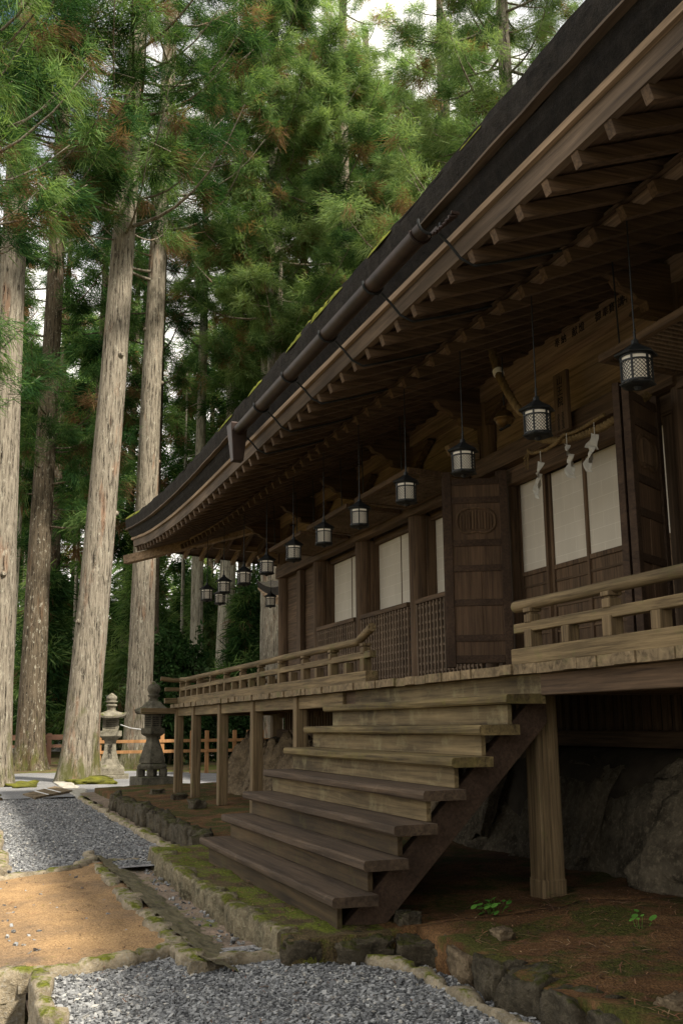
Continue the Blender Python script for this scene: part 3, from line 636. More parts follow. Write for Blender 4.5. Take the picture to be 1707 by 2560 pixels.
# ================================================================== HANGING LANTERNS
def make_lantern():
    root = thing('hanging_lantern', 'hanging lantern', 'lantern', (0, 0, 0), 'black lanterns hanging under the eaves')
    n = 6; r = .132; ro = R(8)
    MB().lathe([(.185, .088), (.19, .096), (.18, .106), (.09, .16), (.05, .19), (.035, .2), (.03, .235), (.012, .245)], n=n, rot=ro).build('lantern_roof', M['iron'], root)
    mb = MB(); mb.lathe([(.12, -.185), (.155, -.172), (.16, -.163), (.14, -.155)], n=n, rot=ro); mb.lathe([(.02, -.215), (.04, -.186)], n=8)
    mb.build('lantern_base', M['iron'], root)
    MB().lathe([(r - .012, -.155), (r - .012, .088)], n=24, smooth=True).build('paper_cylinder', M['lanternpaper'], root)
    f = MB(); rf = r
    for k in range(n):
        t = 2 * math.pi * k / n + ro; c, s = math.cos(t), math.sin(t)
        f.bar((rf * c, rf * s, -.156), (rf * c, rf * s, .086), .016, .016, (c, s, 0))
    for z in (-.148, .035, .08):
        for k in range(24):
            a, b = 2 * math.pi * k / 24, 2 * math.pi * (k + 1) / 24; f.bar((rf * math.cos(a), rf * math.sin(a), z), (rf * math.cos(b), rf * math.sin(b), z), .012, .014)
    f.build('lantern_frame', M['iron'], root)
    g = MB(); rg = r - .004; nd = 24
    for k in range(nd):
        for sg in (-1, 1):
            a0 = 2 * math.pi * k / nd; st_ = 6; pts = []
            for q in range(st_ + 1):
                a = a0 + sg * q / st_ * (2 * math.pi / nd) * 5.0; pts.append((rg * math.cos(a), rg * math.sin(a), -.142 + .172 * q / st_))
            for p, q in zip(pts, pts[1:]): g.bar(p, q, .0055, .004)
    g.build('lantern_mesh', M['iron'], root)
    mb = MB(); mb.tube([(.0, 0, .235), (.0, 0, .3)], .012, 6); mb.tube([(.016 * math.cos(t), .016 * math.sin(t) * .3, .315 + .02 * math.sin(t)) for t in [2 * math.pi * q / 10 for q in range(11)]], .004, 5)
    mb.tube([(0, 0, .3), (0, 0, 1.45)], .0075, 6); mb.build('hanging_rod', M['iron'], root)
    root.scale = (.735,) * 3
    return root
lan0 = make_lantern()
LN = [(5.2, 'largest black lantern, hanging right of the name plaque in front of a raised shutter'),
      (3.96, 'black lantern hanging right of the brass bell, before the straw rope and doorway'),
      (2.72, 'black lantern hanging above the carved open door leaf, left of the bell'),
      (1.48, 'black lantern hanging just left of the open carved door, below a bracket'),
      (.2, 'black lantern hanging above the wide two-pane paper screen, fifth from the near end'),
      (-1.0, 'black lantern hanging above the gap between the two paper screens, sixth from the near end'),
      (-2.23, 'black lantern hanging in front of the last raised shutter, seventh from the near end'),
      (-3.52, 'black lantern overlapping the pale trunk right of the far eave, above the annex roof'),
      (-4.81, 'black lantern hanging alone against dark foliage between two pale trunks'),
      (-6.13, 'black lantern in front of the middle pale trunk, upper of an overlapping pair'),
      (-7.4, 'leftmost hanging lantern, silhouetted against bright leaves at the hall corner')]
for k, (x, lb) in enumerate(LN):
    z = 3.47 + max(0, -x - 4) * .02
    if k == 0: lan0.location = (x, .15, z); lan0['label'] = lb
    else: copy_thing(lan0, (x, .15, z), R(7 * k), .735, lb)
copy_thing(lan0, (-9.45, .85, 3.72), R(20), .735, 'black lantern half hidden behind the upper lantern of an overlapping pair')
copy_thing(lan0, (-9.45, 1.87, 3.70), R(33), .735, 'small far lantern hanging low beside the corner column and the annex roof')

# ---------------- bell, rope, plaque, straw rope and streamers
t = thing('temple_bell', 'round old brass crotal bell hanging over the doorway beside a straw rope', 'bell', (2.28, .8, 4.01))
mb = MB(); mb.lathe([(.01, -.085), (.05, -.075), (.08, -.035), (.087, -.008), (.1, -.006), (.1, .006), (.087, .008), (.08, .04), (.05, .075), (.02, .09), (.02, .12)], n=24, smooth=True)
part_of(mb.build('bell_body', M['brass'], None), t)
part_of(MB().box((-.09, -.012, -.09), (.09, .012, -.075)).build('bell_slot', M['ink'], None), t)
part_of(MB().tube([(0, 0, .12), (0, 0, .6)], .008, 6).build('bell_hook', M['iron'], None), t)
def twisted(mb, pts, r, turns=10, strands=3):
    # resample
    pts = [Vector(p) for p in pts]; L = [0]
    for a, b in zip(pts, pts[1:]): L.append(L[-1] + (b - a).length)
    def at(s):
        for i in range(len(L) - 1):
            if s <= L[i + 1] + 1e-9: return pts[i].lerp(pts[i + 1], (s - L[i]) / max(1e-9, L[i + 1] - L[i]))
        return pts[-1]
    N = max(12, int(L[-1] / .025))
    for k in range(strands):
        out = []
        for q in range(N + 1):
            s = L[-1] * q / N; p = at(s); d = (at(min(L[-1], s + .02)) - at(max(0, s - .02))).normalized(); a = d.cross(Vector((.1, 1, .2))).normalized(); b = d.cross(a)
            t_ = 2 * math.pi * (k / strands + s * turns); rr_ = r if not hasattr(r, '__len__') else r[0] + (r[1] - r[0]) * q / N
            out.append(p + (a * math.cos(t_) + b * math.sin(t_)) * rr_ * .5)
        mb.tube(out, [(.62 * (r if not hasattr(r, '__len__') else r[0] + (r[1] - r[0]) * q / N)) for q in range(N + 1)], 6)
    return mb
mb = twisted(MB(), [(2.08, .8, 4.78), (2.11, .8, 4.7), (2.15, .8, 4.6), (2.2, .8, 4.48), (2.27, .8, 4.37), (2.36, .8, 4.24), (2.46, .8, 4.12), (2.58, .8, 3.99), (2.62, .9, 3.93)], (.042, .034), 6)
for k in range(14):
    a = random.Random(k); mb.tube([(2.12 + a.uniform(-.03, .03), .8, 4.68), (2.08 + a.uniform(-.08, .05), .8 + a.uniform(-.03, .03), 4.76 + a.uniform(0, .07))], .006, 4)
rope = mb.build('bell_rope', M['straw'], None); tag(rope, 'thick straw bell rope looped up beside the brass bell with a white tie', 'rope')
part_of(MB().tube([(2.192, .8, 4.505), (2.213, .8, 4.46)], .052, 12).build('rope_tie', M['paper'], None), rope)
mb = twisted(MB(), [(1.98, 1.2, 4.0), (2.05, 1.27, 3.93), (2.14, 1.27, 3.89), (2.4, 1.27, 3.81), (2.6, 1.27, 3.775), (2.85, 1.27, 3.75), (3.14, 1.27, 3.74), (3.4, 1.27, 3.76), (3.75, 1.3, 3.84)], .036, 6)
tag(mb.build('straw_rope', M['straw'], None), 'thick twisted straw rope slung across the top of the doorway', 'rope')
mb = twisted(MB(), [(1.95, 1.22, 3.83), (2.02, 1.22, 3.78), (2.28, 1.22, 3.75), (2.45, 1.22, 3.765), (2.59, 1.22, 3.81), (2.76, 1.22, 3.79), (2.94, 1.22, 3.79), (3.2, 1.25, 3.83)], .018, 9)
for k in range(10):
    a = random.Random(k + 50); mb.tube([(1.97, 1.22, 3.82), (1.93 + a.uniform(-.06, .04), 1.2, 3.74 + a.uniform(-.12, .02))], .004, 4)
tag(mb.build('straw_rope', M['straw'], None), 'thin golden straw cord with a frayed end, hanging under the thick straw rope', 'rope')
def shide(x, y, z, seed, lb):
    rg = random.Random(seed); mb = MB(); wv = .08
    mb.tube([(x, y, z + .12), (x, y, z)], .004, 5)
    p = [(x - .02, y, z + .02)]; cx = x - .01
    for s in range(3):
        dx = rg.uniform(-.05, .05); tw = rg.uniform(-.05, .05); z0 = z + .02 - s * .1; z1 = z0 - rg.uniform(.11, .15); wv2 = wv * rg.uniform(.8, 1.2)
        P = [[(cx - wv2 * .6 + (dx * q / 4), y + .02 * math.sin(q * 1.3 + s) - s * .012 + tw * q / 4, z0 + (z1 - z0) * q / 4 + .02), (cx + dx * q / 4, y - .03 * math.sin(q + s * 2) - s * .012, z0 + (z1 - z0) * q / 4), (cx + wv2 * .6 + dx * q / 4, y + .02 * math.cos(q) - s * .012 - tw * q / 4, z0 + (z1 - z0) * q / 4 - .015)] for q in range(5)]
        mb.grid(P, False); mb.grid([[(a[0], a[1] + .003, a[2]) for a in r] for r in P], False); cx += dx * .8 + rg.uniform(-.03, .03)
    tag(mb.build('paper_streamer', M['streamer'], None), lb, 'streamer', 'white paper streamers on the straw rope')
shide(2.21, 1.2, 3.63, 1, 'leftmost white folded paper streamer, hanging from the frayed cord end')
shide(2.67, 1.2, 3.68, 2, 'white folded paper streamer in the middle of the straw rope')
shide(3.11, 1.2, 3.66, 4, 'rightmost white folded paper streamer, the bushiest one near the right door')
t = thing('name_plaque', 'tall wooden name plaque with brushed characters above the doorway', 'sign', (2.28, 1.42, 4.22))
part_of(MB().box((-.115, -.02, -.28), (.115, .02, .3)).build('plaque_board', M['sign'], None, .006, True), t)
for k, ch in enumerate('山王院'):
    o = text('plaque_character', ch, (0, -.0215, .215 - .105 * k), (R(90), 0, 0), .1, M['ink'], None); part_of(o, t)
for k in range(2):
    mb = MB(); rg = random.Random(9 + k)
    for q in range(13): mb.box((-.06 + .08 * k - .012 * rg.random(), -.0225, -.1 - q * .0125 - .006), (-.035 + .08 * k + .01 * rg.random(), -.0205, -.1 - q * .0125))
    part_of(mb.build('small_lettering', M['ink'], None), t)

# ================================================================== GROUND
def hnoise(x, y, s=1.0, seed=0): return mnoise.fractal(Vector((x * s, y * s, seed)), 1.0, 2.0, 5)
def edgeA(x):                                        # hall-side kerb line
    return -1.08 if x < -1.0 else (-1.78 if x < 4.05 else -.92)
def edgeB(x): return -1.38 if x < -1.0 else (-2.28 if x < 4.1 else -1.16)
def soilz(x, y):
    n_ = .035 if x < -.7 else .0
    return n_ + (.05 if x < -.7 else .085) * min(1, max(0, (y + 1.2) / 1.6)) + .03 * hnoise(x, y, 1.3) + .012 * hnoise(x, y, 5, 7)
def sheet(name, xs, yf, nv, zf, mat, kind='structure', label=None):
    P = []
    for x in xs:
        y0, y1 = yf(x); P.append([(x, y0 + (y1 - y0) * k / nv, 0) for k in range(nv + 1)])
    P = [[(p[0], p[1], zf(p[0], p[1])) for p in r] for r in P]
    if name == 'soil':
        P = [[(r[0][0], r[0][1] - .01, -.3)] + r for r in P]; P = [[(p[0] - .005, p[1], -.3) for p in P[0]]] + P + [[(p[0] + .005, p[1], -.3) for p in P[-1]]]
    o = MB().grid(P).build(name, mat, None); o['kind'] = kind; return o
def fr(a, b, n): return [a + (b - a) * k / n for k in range(n + 1)]
# wide ground, sunk under the built-up foreground
def gz(x, y):
    inn = -12.35 < x < 60 and -30 < y < 30
    if inn: return -.46
    far = max(0, math.hypot(x + 12, y) - 22)
    return -.14 + hnoise(x, y, .25, 3) * .07 + min(3.0, far * .02 * (1 if x < -30 else .3))
xs = [-600, -400, -250, -160, -120, -100] + fr(-90, -13, 77) + [-12.4, -12.3, 0, 20, 61, 120, 400]
ys = [-600, -300, -150, -80, -50, -31] + fr(-29, 29, 58) + [31, 50, 80, 120, 200, 400]
MB().grid([[(x, y, gz(x, y)) for y in ys] for x in xs]).build('ground', M['forest'], None)['kind'] = 'structure'
sheet('path', fr(-24, -11.9, 60), lambda x: (-2.9 + .2 * hnoise(x, 0, .5), min(5, 1.5 + (x + 24) * .6) if x < -14 else (5 if x < -12.2 else -1.2)), 40, lambda x, y: -.1 + .012 * hnoise(x, y, 1.2), M['path'])
sheet('soil', fr(-12.3, -1.0, 130), lambda x: (-1.08, 12), 90, soilz, M['soil'])
sheet('soil', fr(-1.0, 4.05, 90), lambda x: (-1.78, -1.12), 20, soilz, M['moss_soil'])
sheet('soil', fr(-1.0, 4.05, 90), lambda x: (-1.12, 12), 110, soilz, M['soil'])
sheet('soil', fr(4.05, 16, 150), lambda x: (-.95, 12), 110, soilz, M['soil'])
sheet('channel_floor', fr(-12.3, 16, 120), lambda x: (-3.3, 0), 20, lambda x, y: -.245 + .015 * hnoise(x, y, 3), M['channel'])
sheet('channel_floor', fr(-12.3, -1.0, 60), lambda x: (-1.4, -1.04), 8, lambda x, y: -.14 + .015 * hnoise(x, y, 3) + (.09 if x < -9 else 0), M['channel'])
sheet('channel_floor', fr(-1.3, 4.2, 80), lambda x: (-2.05, -1.0), 20, lambda x, y: -.17 + .02 * hnoise(x, y, 3), M['channel'])
sheet('channel_floor', fr(4.0, 16, 80), lambda x: (-1.2, -.8), 8, lambda x, y: -.2 + .02 * hnoise(x, y, 3), M['channel'])
sheet('gravel_path', fr(-12.0, -.75, 140), lambda x: (-3.2, -1.36), 40, lambda x, y: -.13 + .016 * hnoise(x, y, 2.5), M['gravel_far'])
sheet('verge', fr(-12.0, 3.9, 60), lambda x: (-9, -3.4), 40, lambda x, y: -.24 + .05 * hnoise(x, y, 1.1), M['soil'])
P = []
for y in fr(-2.27, -3.44, 60):
    x1 = 3.42 + (y + 2.27) / (-1.17) * .45; x0 = -1.15 + max(0, (-2.4 - y)) * .85
    P.append([(x, y, -.112 + .016 * hnoise(x, y, 2) + .01 * hnoise(x, y, 7, 4) - .02 * max(0, (-y - 2.9))) for x in fr(x0, x1, 120)])
MB().grid(P).build('earth_patch', M['earth'], None)['kind'] = 'structure'
sheet('gravel_path', fr(3.35, 14, 120), lambda x: (-3.25, -1.14), 50, lambda x, y: -.155 + .012 * hnoise(x, y, 2.5), M['gravel'])
sheet('gravel_path', fr(3.95, 14, 60), lambda x: (-9, -3.3), 40, lambda x, y: (-.4 if x < 7 and y > -5 else -.28) + .02 * hnoise(x, y, 2.5), M['gravel'])
# sloping slab between the kerb and the channel in front of the steps
P = [[(x, -2.31 + v * .34 + .012 * hnoise(x, v, 4), -.072 - v * .115 + .022 * hnoise(x, v, 5, 3) + .012 * hnoise(x * 3, v, 6, 8)) for v in fr(0, 1, 10)] for x in fr(-1.5, 4.1, 120)]
slab = MB().grid(P).build('channel_bank', M['slab'], None); slab['kind'] = 'structure'
P = [[(x, -1.37 + v * .14, -.1 - v * .1 + .02 * hnoise(x, v, 5, 3)) for v in fr(0, 1, 5)] for x in fr(-12.2, -1.4, 120)]
MB().grid(P).build('channel_bank', M['slab'], None)['kind'] = 'structure'

# ---------------- pebbles (loose gravel)
def pebbles(name, regions, seed, rmin, rmax, zf):
    rng = np.random.default_rng(seed)
    base = np.array([(1, 0, 0), (-1, 0, 0), (0, 1, 0), (0, -1, 0), (0, 0, 1), (0, 0, -1)], float)
    # cube-ish 14-vertex pebble
    cube = np.array([(sx, sy, sz) for sx in (-1, 1) for sy in (-1, 1) for sz in (-1, 1)], float) * .64
    bv = np.concatenate([base * .95, cube]); 
    tri = []
    cid = lambda sx, sy, sz: 6 + (sx > 0) * 4 + (sy > 0) * 2 + (sz > 0)
    for ax in range(3):
        for s in (1, -1):
            ctr = ax * 2 + (0 if s > 0 else 1); o = [a for a in range(3) if a != ax]
            ring = []
            for u, v in ((1, 1), (-1, 1), (-1, -1), (1, -1)):
                q = [0, 0, 0]; q[ax] = s; q[o[0]] = u; q[o[1]] = v; ring.append(cid(*q))
            for k in range(4): tri.append((ctr, ring[k], ring[(k + 1) % 4]))
    tri = np.array(tri); V = []; T = []
    for (x0, x1, y0, y1, n) in regions:
        x = rng.uniform(x0, x1, n); y = rng.uniform(y0, y1, n); r = rng.uniform(rmin, rmax, n) * rng.uniform(.7, 1.25, n)
        a = rng.uniform(0, 2 * np.pi, n); sx = rng.uniform(.8, 1.5, n); sy = rng.uniform(.7, 1.1, n); sz = rng.uniform(.45, .85, n)
        P = bv[None] * np.stack([sx, sy, sz], 1)[:, None] * r[:, None, None] * rng.uniform(.82, 1.18, (n, 14, 1))
        tx = rng.normal(0, .35, n); P[:, :, 2] += P[:, :, 0] * tx[:, None]
        ca, sa = np.cos(a)[:, None], np.sin(a)[:, None]
        X = P[:, :, 0] * ca - P[:, :, 1] * sa + x[:, None]; Y = P[:, :, 0] * sa + P[:, :, 1] * ca + y[:, None]
        z = np.array([zf(p, q) for p, q in zip(x, y)]) + r * .3 * sz
        V.append(np.stack([X, Y, P[:, :, 2] + z[:, None]], 2).reshape(-1, 3)); T.append(np.repeat(rng.beta(2, 2.2, n), 14))
    V = np.concatenate(V); T = np.concatenate(T); n = len(V) // 14
    F = (tri[None] + 14 * np.arange(n)[:, None, None]).reshape(-1, 3)
    o = link(name, tri_mesh(name, V, F, T, M['pebble'])); return tag(o, 'loose grey gravel of small rounded stones', 'gravel', None, 'stuff')
def tri_mesh(name, V, F, T, mat):
    me = bpy.data.meshes.new(name); me.vertices.add(len(V)); me.vertices.foreach_set('co', V.astype(np.float32).ravel())
    k = F.shape[1]; me.loops.add(F.size); me.loops.foreach_set('vertex_index', F.astype(np.int32).ravel())
    me.polygons.add(len(F)); me.polygons.foreach_set('loop_start', (np.arange(len(F)) * k).astype(np.int32))
    me.polygons.foreach_set('loop_total', np.full(len(F), k, np.int32))
    at = me.attributes.new('tint', 'FLOAT', 'POINT'); at.data.foreach_set('value', T.astype(np.float32))
    me.materials.append(mat); me.update(calc_edges=True); return me
pebbles('loose_gravel', [(3.5, 5.4, -3.18, -1.16, 21000), (5.4, 7.2, -3.18, -1.16, 10000), (3.98, 5.2, -3.75, -3.32, 1800)], 1, .006, .0165, lambda x, y: ((-.155 if x > 3.5 + (-2.27 - y) * .4 else -.19) if y > -3.28 else -.4) + .012 * hnoise(x, y, 2.5))
pebbles('loose_gravel', [(-5.2, -.9, -3.15, -1.5, 14000), (-8.5, -5.2, -3.15, -1.5, 7000), (-12, -8.5, -3.15, -1.5, 2500), (-.9, 3.7, -3.4, -2.3, 110), (-1.0, 4.0, -2.0, -1.84, 120), (4.2, 7, -1.14, -.98, 900)], 2, .008, .018, lambda x, y: (-.13 if x < -.9 else (-.125 if y < -2.2 else -.17)) + .016 * hnoise(x, y, 2.5))

# ---------------- stones
def rock_mesh(name, seed, s, mat, sq=.6, rough=.22, sub=3):
    import bmesh
    bm = bmesh.new(); bmesh.ops.create_icosphere(bm, subdivisions=sub, radius=1)
    for v in bm.verts:
        p = v.co.copy(); q = Vector([math.copysign(abs(c) ** sq, c) for c in p]); q *= 1 / max(.85, max(abs(c) for c in q))
        n1 = mnoise.fractal(p * 1.1 + Vector((seed * 3.1, seed, 0)), 1, 2, 3); n2 = mnoise.fractal(p * 3.2 + Vector((seed, 5, seed * 2)), 1, 2, 5); n3 = mnoise.cell(p * 1.6 + Vector((seed * 1.7, 3, seed)))
        q *= 1 + rough * n1 + rough * .5 * n2 + rough * .45 * (n3 - .5)
        v.co = Vector((q.x * s[0], q.y * s[1], q.z * s[2]))
    me = bpy.data.meshes.new(name); bm.to_mesh(me); bm.free(); me.materials.append(mat); me.polygons.foreach_set('use_smooth', [True] * len(me.polygons)); return me
def rock(name, loc, s, seed, mat, label, cat='stone', group=None, rotz=0, **kw):
    kw.setdefault('sub', 4)
    o = link(name, rock_mesh(name, seed, s, mat, **kw)); o.location = loc; o.rotation_euler = (0, 0, rotz); return tag(o, label, cat, group)
def kerb(name, pts, wd, top, bot, seed, label, rough=.035, mat='kerb', group=None):
    """continuous rough mortared stone edging along pts"""
    mb = MB(); P = []
    tot = 0
    for (a, b) in zip(pts, pts[1:]):
        a, b = Vector(a), Vector(b); L = (b - a).length; d = (b - a) / L; nn = Vector((-d.y, d.x)); n = max(3, int(L / .045))
        for k in range(n + 1 if b == Vector(pts[-1]) else n):
            p = a + d * (L * k / n); s = tot + L * k / n
            joint = .03 * max(0, 1 - abs(((s + .12 * math.sin(seed + s)) % .42) - .21) / .05)      # seams between stones
            row = []
            for q, (u, z) in enumerate(((-.5, bot), (-.52, (top + bot) / 2), (-.5, top - .03), (-.38, top - .004), (0, top), (.38, top - .006), (.5, top - .035), (.52, (top + bot) / 2), (.5, bot))):
                x, y = p.x + nn.x * u * wd, p.y + nn.y * u * wd
                nv = mnoise.fractal(Vector((x * 4.5 + seed, y * 4.5, z * 5)), 1, 2, 4); n2 = mnoise.fractal(Vector((x * 1.7 + seed, y * 1.7, z * 2 + 9)), 1, 2, 2)
                of = (nv * rough + n2 * rough * 1.1 - joint * (.9 if z > bot + .02 else 0))
                row.append((x + nn.x * of * (1 if u > 0 else -1 if u < 0 else 0), y + nn.y * of * (1 if u > 0 else -1 if u < 0 else 0), z + (of * .75 if z > bot + .01 else 0)))
            P.append(row)
        tot += L
    mb.grid(P); mb.add(P[0], [tuple(range(9))]); mb.add(P[-1], [tuple(range(9))[::-1]])
    return tag(mb.build(name, M[mat], None), label, 'kerb', group)
kerb('stone_kerb', [(-1.15, -1.7), (.6, -1.77), (2.4, -1.78), (3.85, -1.71)], .16, .015, -.34, 2, 'mossy rough stone kerb beside the bottom step, hall side of the drain', .045, 'kerb_dark')
kerb('stone_kerb', [(-1.9, -2.34), (.2, -2.36), (2.2, -2.37), (4.06, -2.33)], .13, -.075, -.3, 5, 'pale stone edging between the orange earth and the sloping drain slab')
kerb('stone_kerb', [(4.0, -2.34), (3.86, -2.08), (3.82, -1.86), (3.88, -1.62), (4.1, -1.3), (4.5, -1.17), (5.1, -1.15), (5.9, -1.15), (7.5, -1.12), (9, -1.1)], .1, -.1, -.3, 9, 'low curving stone edge between the grey gravel and the drain at lower right', .03)
kerb('stone_kerb', [(-12.2, -1.43), (-8, -1.42), (-4, -1.4), (-1.75, -1.36)], .13, -.075, -.28, 12, 'long thin stone edging of the far grey gravel path')
kerb('stone_kerb', [(-.25, -3.4), (-.5, -2.95), (-.78, -2.6), (-1.2, -2.42)], .15, -.075, -.2, 15, 'pale stone crosspiece between the far gravel and the orange earth', .022)
kerb('stone_kerb', [(3.42, -2.36), (3.52, -2.5), (3.62, -2.68), (3.78, -3.05), (3.86, -3.36)], .1, -.085, -.2, 17, 'low stone edge between the orange earth and the near gravel')
kerb('stone_kerb', [(3.92, -3.22), (4.4, -3.26), (5.0, -3.24), (6.5, -3.25)], .1, -.07, -.45, 19, 'tall stone kerb along the near gravel beside a pit, bottom left')
kerb('stone_kerb', [(3.84, -3.3), (3.84, -3.7), (3.8, -4.4)], .16, -.08, -.45, 23, 'broken slab edge across the pit at the bottom left')
kerb('stone_kerb', [(-1.0, -3.25), (-2.5, -3.32), (-5, -3.24), (-9, -3.3)], .16, -.06, -.3, 27, 'mossy stone kerb at the left edge of the far gravel')
kerb('stone_kerb', [(-1.5, -2.3), (-1.42, -1.9), (-1.35, -1.5), (-1.25, -1.1)], .2, -.12, -.3, 33, 'flat stone bridging the drain left of the bottom step', .02)
g1 = 'upright stones of the low wall left of the steps'
rng = random.Random(11); x = -8.9; k = 0
while x < -1.6:
    w_ = rng.uniform(.22, .42); rock('wall_stone', (x + w_ / 2, -1.12 + rng.uniform(-.03, .03), -.08), (w_ / 2 * 1.02, .12, rng.uniform(.17, .22)), k * 1.7 + 3, M['rock'], 'upright grey stone in the low edging wall left of the steps', 'stone', g1, rng.uniform(-.15, .15), sub=3, rough=.25); x += w_; k += 1
g2 = 'rough boulders edging the drain at lower right'
for k, (x, y, sx, sy, sz, lb) in enumerate([
    (3.93, -1.68, .16, .14, .13, 'squared mossy corner boulder just below the end of the bottom step'),
    (4.06, -1.32, .13, .2, .12, 'pale flat-topped boulder right of the corner boulder at the drain bend'),
    (4.14, -1.0, .2, .16, .13, 'small pale boulder in the drain edging, below the green weed'),
    (4.42, -.86, .2, .12, .15, 'dark mossy boulder left of the brown boulder in the drain edging'),
    (4.78, -.9, .19, .13, .14, 'reddish brown boulder in the drain edging below the loose pale stone'),
    (5.1, -.92, .16, .13, .17, 'dark round boulder right of the brown one in the drain edging'),
    (5.42, -.9, .19, .16, .17, 'grey mossy boulder in the drain edging, third from the bottom right corner'),
    (5.83, -.86, .22, .16, .16, 'big grey boulder near the bottom right corner'),
    (6.28, -.85, .25, .16, .16, 'pale ridged boulder at the bottom right corner of the picture')]):
    rock('edging_boulder', (x, y, -.125), (sx * .86, sy * .82, sz * .84), k * 2.3 + 40, M['rock_brown'] if k == 4 else M['rock'], lb, 'boulder', g2, rng.uniform(-.3, .3), rough=.3)
for k, x in enumerate((6.8, 7.3, 7.9)): rock('edging_boulder', (x, -.85, -.1), (.27, .16, .16), 70 + k, M['rock'], 'boulder of the drain edging beyond the lower right corner', 'boulder', g2)
rock('loose_stone', (4.58, -.62, .02), (.075, .055, .05), 81, M['rock_brown'], 'small pale angular stone lying on the soil beside the green weed', sq=.5, rough=.3)
rock('loose_stone', (6.27, -.64, .0), (.09, .07, .06), 84, M['rock_brown'], 'small brownish stone on the moss near the bottom right corner', sq=.5, rough=.3)
rock('loose_stone', (-5.6, -.35, .1), (.15, .1, .09), 87, M['rock'], 'pale stone at the foot of the third veranda post', sq=.5, rough=.3)
rock('loose_stone', (-7.75, -.2, .08), (.16, .12, .07), 88, M['rock'], 'pale flat stone by the second veranda post', sq=.5, rough=.3)
rock('loose_stone', (-9.6, -.25, .07), (.16, .12, .06), 89, M['rock'], 'mossy flat stone by the corner veranda post', sq=.5, rough=.3)
rock('loose_stone', (3.9, -.95, .03), (.09, .07, .05), 90, M['rock'], 'dim grey stone in the shade right of the bottom step', sq=.5, rough=.3)
# foundation mound under the veranda: plastered dome on big rocks
prof = [(1.28, -.05), (1.3, .5), (1.36, .86), (1.5, 1.0), (1.75, 1.08), (2.3, 1.1)]
t = tag(MB().grid([[(x, y + .03 * hnoise(x, y, .8, 2), z + .02 * hnoise(x, z, .8)) for y, z in prof] for x in fr(-8.6, 13, 90)]).build('foundation_mound', M['plaster'], None), 'plastered earth mound under the veranda', 'mound')
rng = random.Random(21); gA = 'big rocks facing the mound under the veranda'
x = -8.75; k = 0
while x < 12:
    hh = rng.uniform(.38, .5); w_ = rng.uniform(.55, 1.05)
    lb = 'tall brown rock facing the mound behind the left veranda posts' if x < 0 else 'dark rock facing the mound behind the stairs or right of the big post'
    o = rock('foundation_rock', (x + w_ / 2, (1.28 if x < 0 else 1.42) + rng.uniform(-.06, .05), .4), (w_ / 2 * (1.12 if x < 0 else 1.35), .3 if x < 0 else .22, rng.uniform(.55, .64) if x < 0 else rng.uniform(.5, .58)), k * 1.3 + 100, M['rock_brown'] if x < 0 else M['rock_dark'], lb, 'rock', gA if x < 0 else gA + ' on the right', 0, rough=.34 if x < 0 else .27, sub=5, sq=.7 if x < 0 else .42)
    o.rotation_euler = (rng.uniform(-.45, -.25), rng.uniform(-.35, .35) * (1 if x < 0 else .3), rng.uniform(-.3, .3) * (1 if x < 0 else .4))
    x += w_; k += 1
tag(MB().lathe([(.06, -.02), (.062, .06), (.052, .062), (.05, -.01)], (4.09, -1.36, -.1), 16, True).build('drain_pipe', M['lanternstone'], None), 'short grey pipe stub standing in the stone edge by the gravel', 'pipe')
# weed by the right post
def weed(loc, n, r, seed, label):
    rg = np.random.default_rng(seed); V = []; F = []; T = []
    for k in range(n):
        a = rg.uniform(0, 6.28); d = r * math.sqrt(rg.random()); z = rg.uniform(.03, .12); c = Vector((d * math.cos(a), d * math.sin(a), z)); s = rg.uniform(.012, .03)
        tl = Vector((rg.uniform(-.5, .5), rg.uniform(-.7, .1), 1)).normalized(); u = tl.cross(Vector((1, 0, 0))).normalized(); v = tl.cross(u); o = len(V)
        for q in range(7): t_ = 6.283 * q / 7; V.append(c + u * s * math.cos(t_) + v * s * .8 * math.sin(t_))
        F.append(tuple(range(o, o + 7))); o = len(V); b_ = Vector((c.x * .3, c.y * .3, -.01)); V += [b_, b_ + Vector((.003, 0, 0)), c + Vector((.003, 0, 0)), c, b_, b_, b_]; F.append((o, o + 1, o + 2, o + 3))
    me = bpy.data.meshes.new('weed'); me.from_pydata([tuple(v) for v in V], [], F); at = me.attributes.new('tint', 'FLOAT', 'POINT'); at.data.foreach_set('value', np.repeat(rg.random(n), 14).astype(np.float32)); me.materials.append(M['weed'])
    o = link('weed', me); o.location = loc; return tag(o, label, 'plant')
weed((3.98, -.38, .02), 34, .13, 3, 'bright green leafy weed on the bare soil right of the steps')
weed((4.9, .12, .04), 9, .1, 4, 'tiny pale seedling on the soil at the right')
# ramp plates, paving strip
t = thing('ramp_plate', 'pale flat board with two white stripes laid across the far path', 'board', (0, 0, 0))
A = [Vector((-12.92, -2.47, -.07)), Vector((-15.32, -1.63, -.055)), Vector((-13.4, -1.42, -.055)), Vector((-11.73, -2.29, -.07))]
def quadslab(A, h): return MB().add([(p.x, p.y, p.z - h) for p in A] + [tuple(p) for p in A], [(3, 2, 1, 0), (4, 5, 6, 7), (0, 1, 5, 4), (1, 2, 6, 5), (2, 3, 7, 6), (3, 0, 4, 7)])
part_of(quadslab(A, .05).build('plate', M['rock_brown'], None, 0, True), t)
for s in (.33, .66):
    e0, e1 = A[0].lerp(A[3], .02), A[1].lerp(A[2], .02)
    p = [A[0].lerp(A[1], s - .02), A[0].lerp(A[1], s + .02), A[3].lerp(A[2], s + .02), A[3].lerp(A[2], s - .02)]
    part_of(quadslab([q + Vector((0, 0, .006)) for q in p], .004).build('white_stripe', M['white'], None, 0, True), t)
mb = MB(); rng = random.Random(5)
x = -17.6
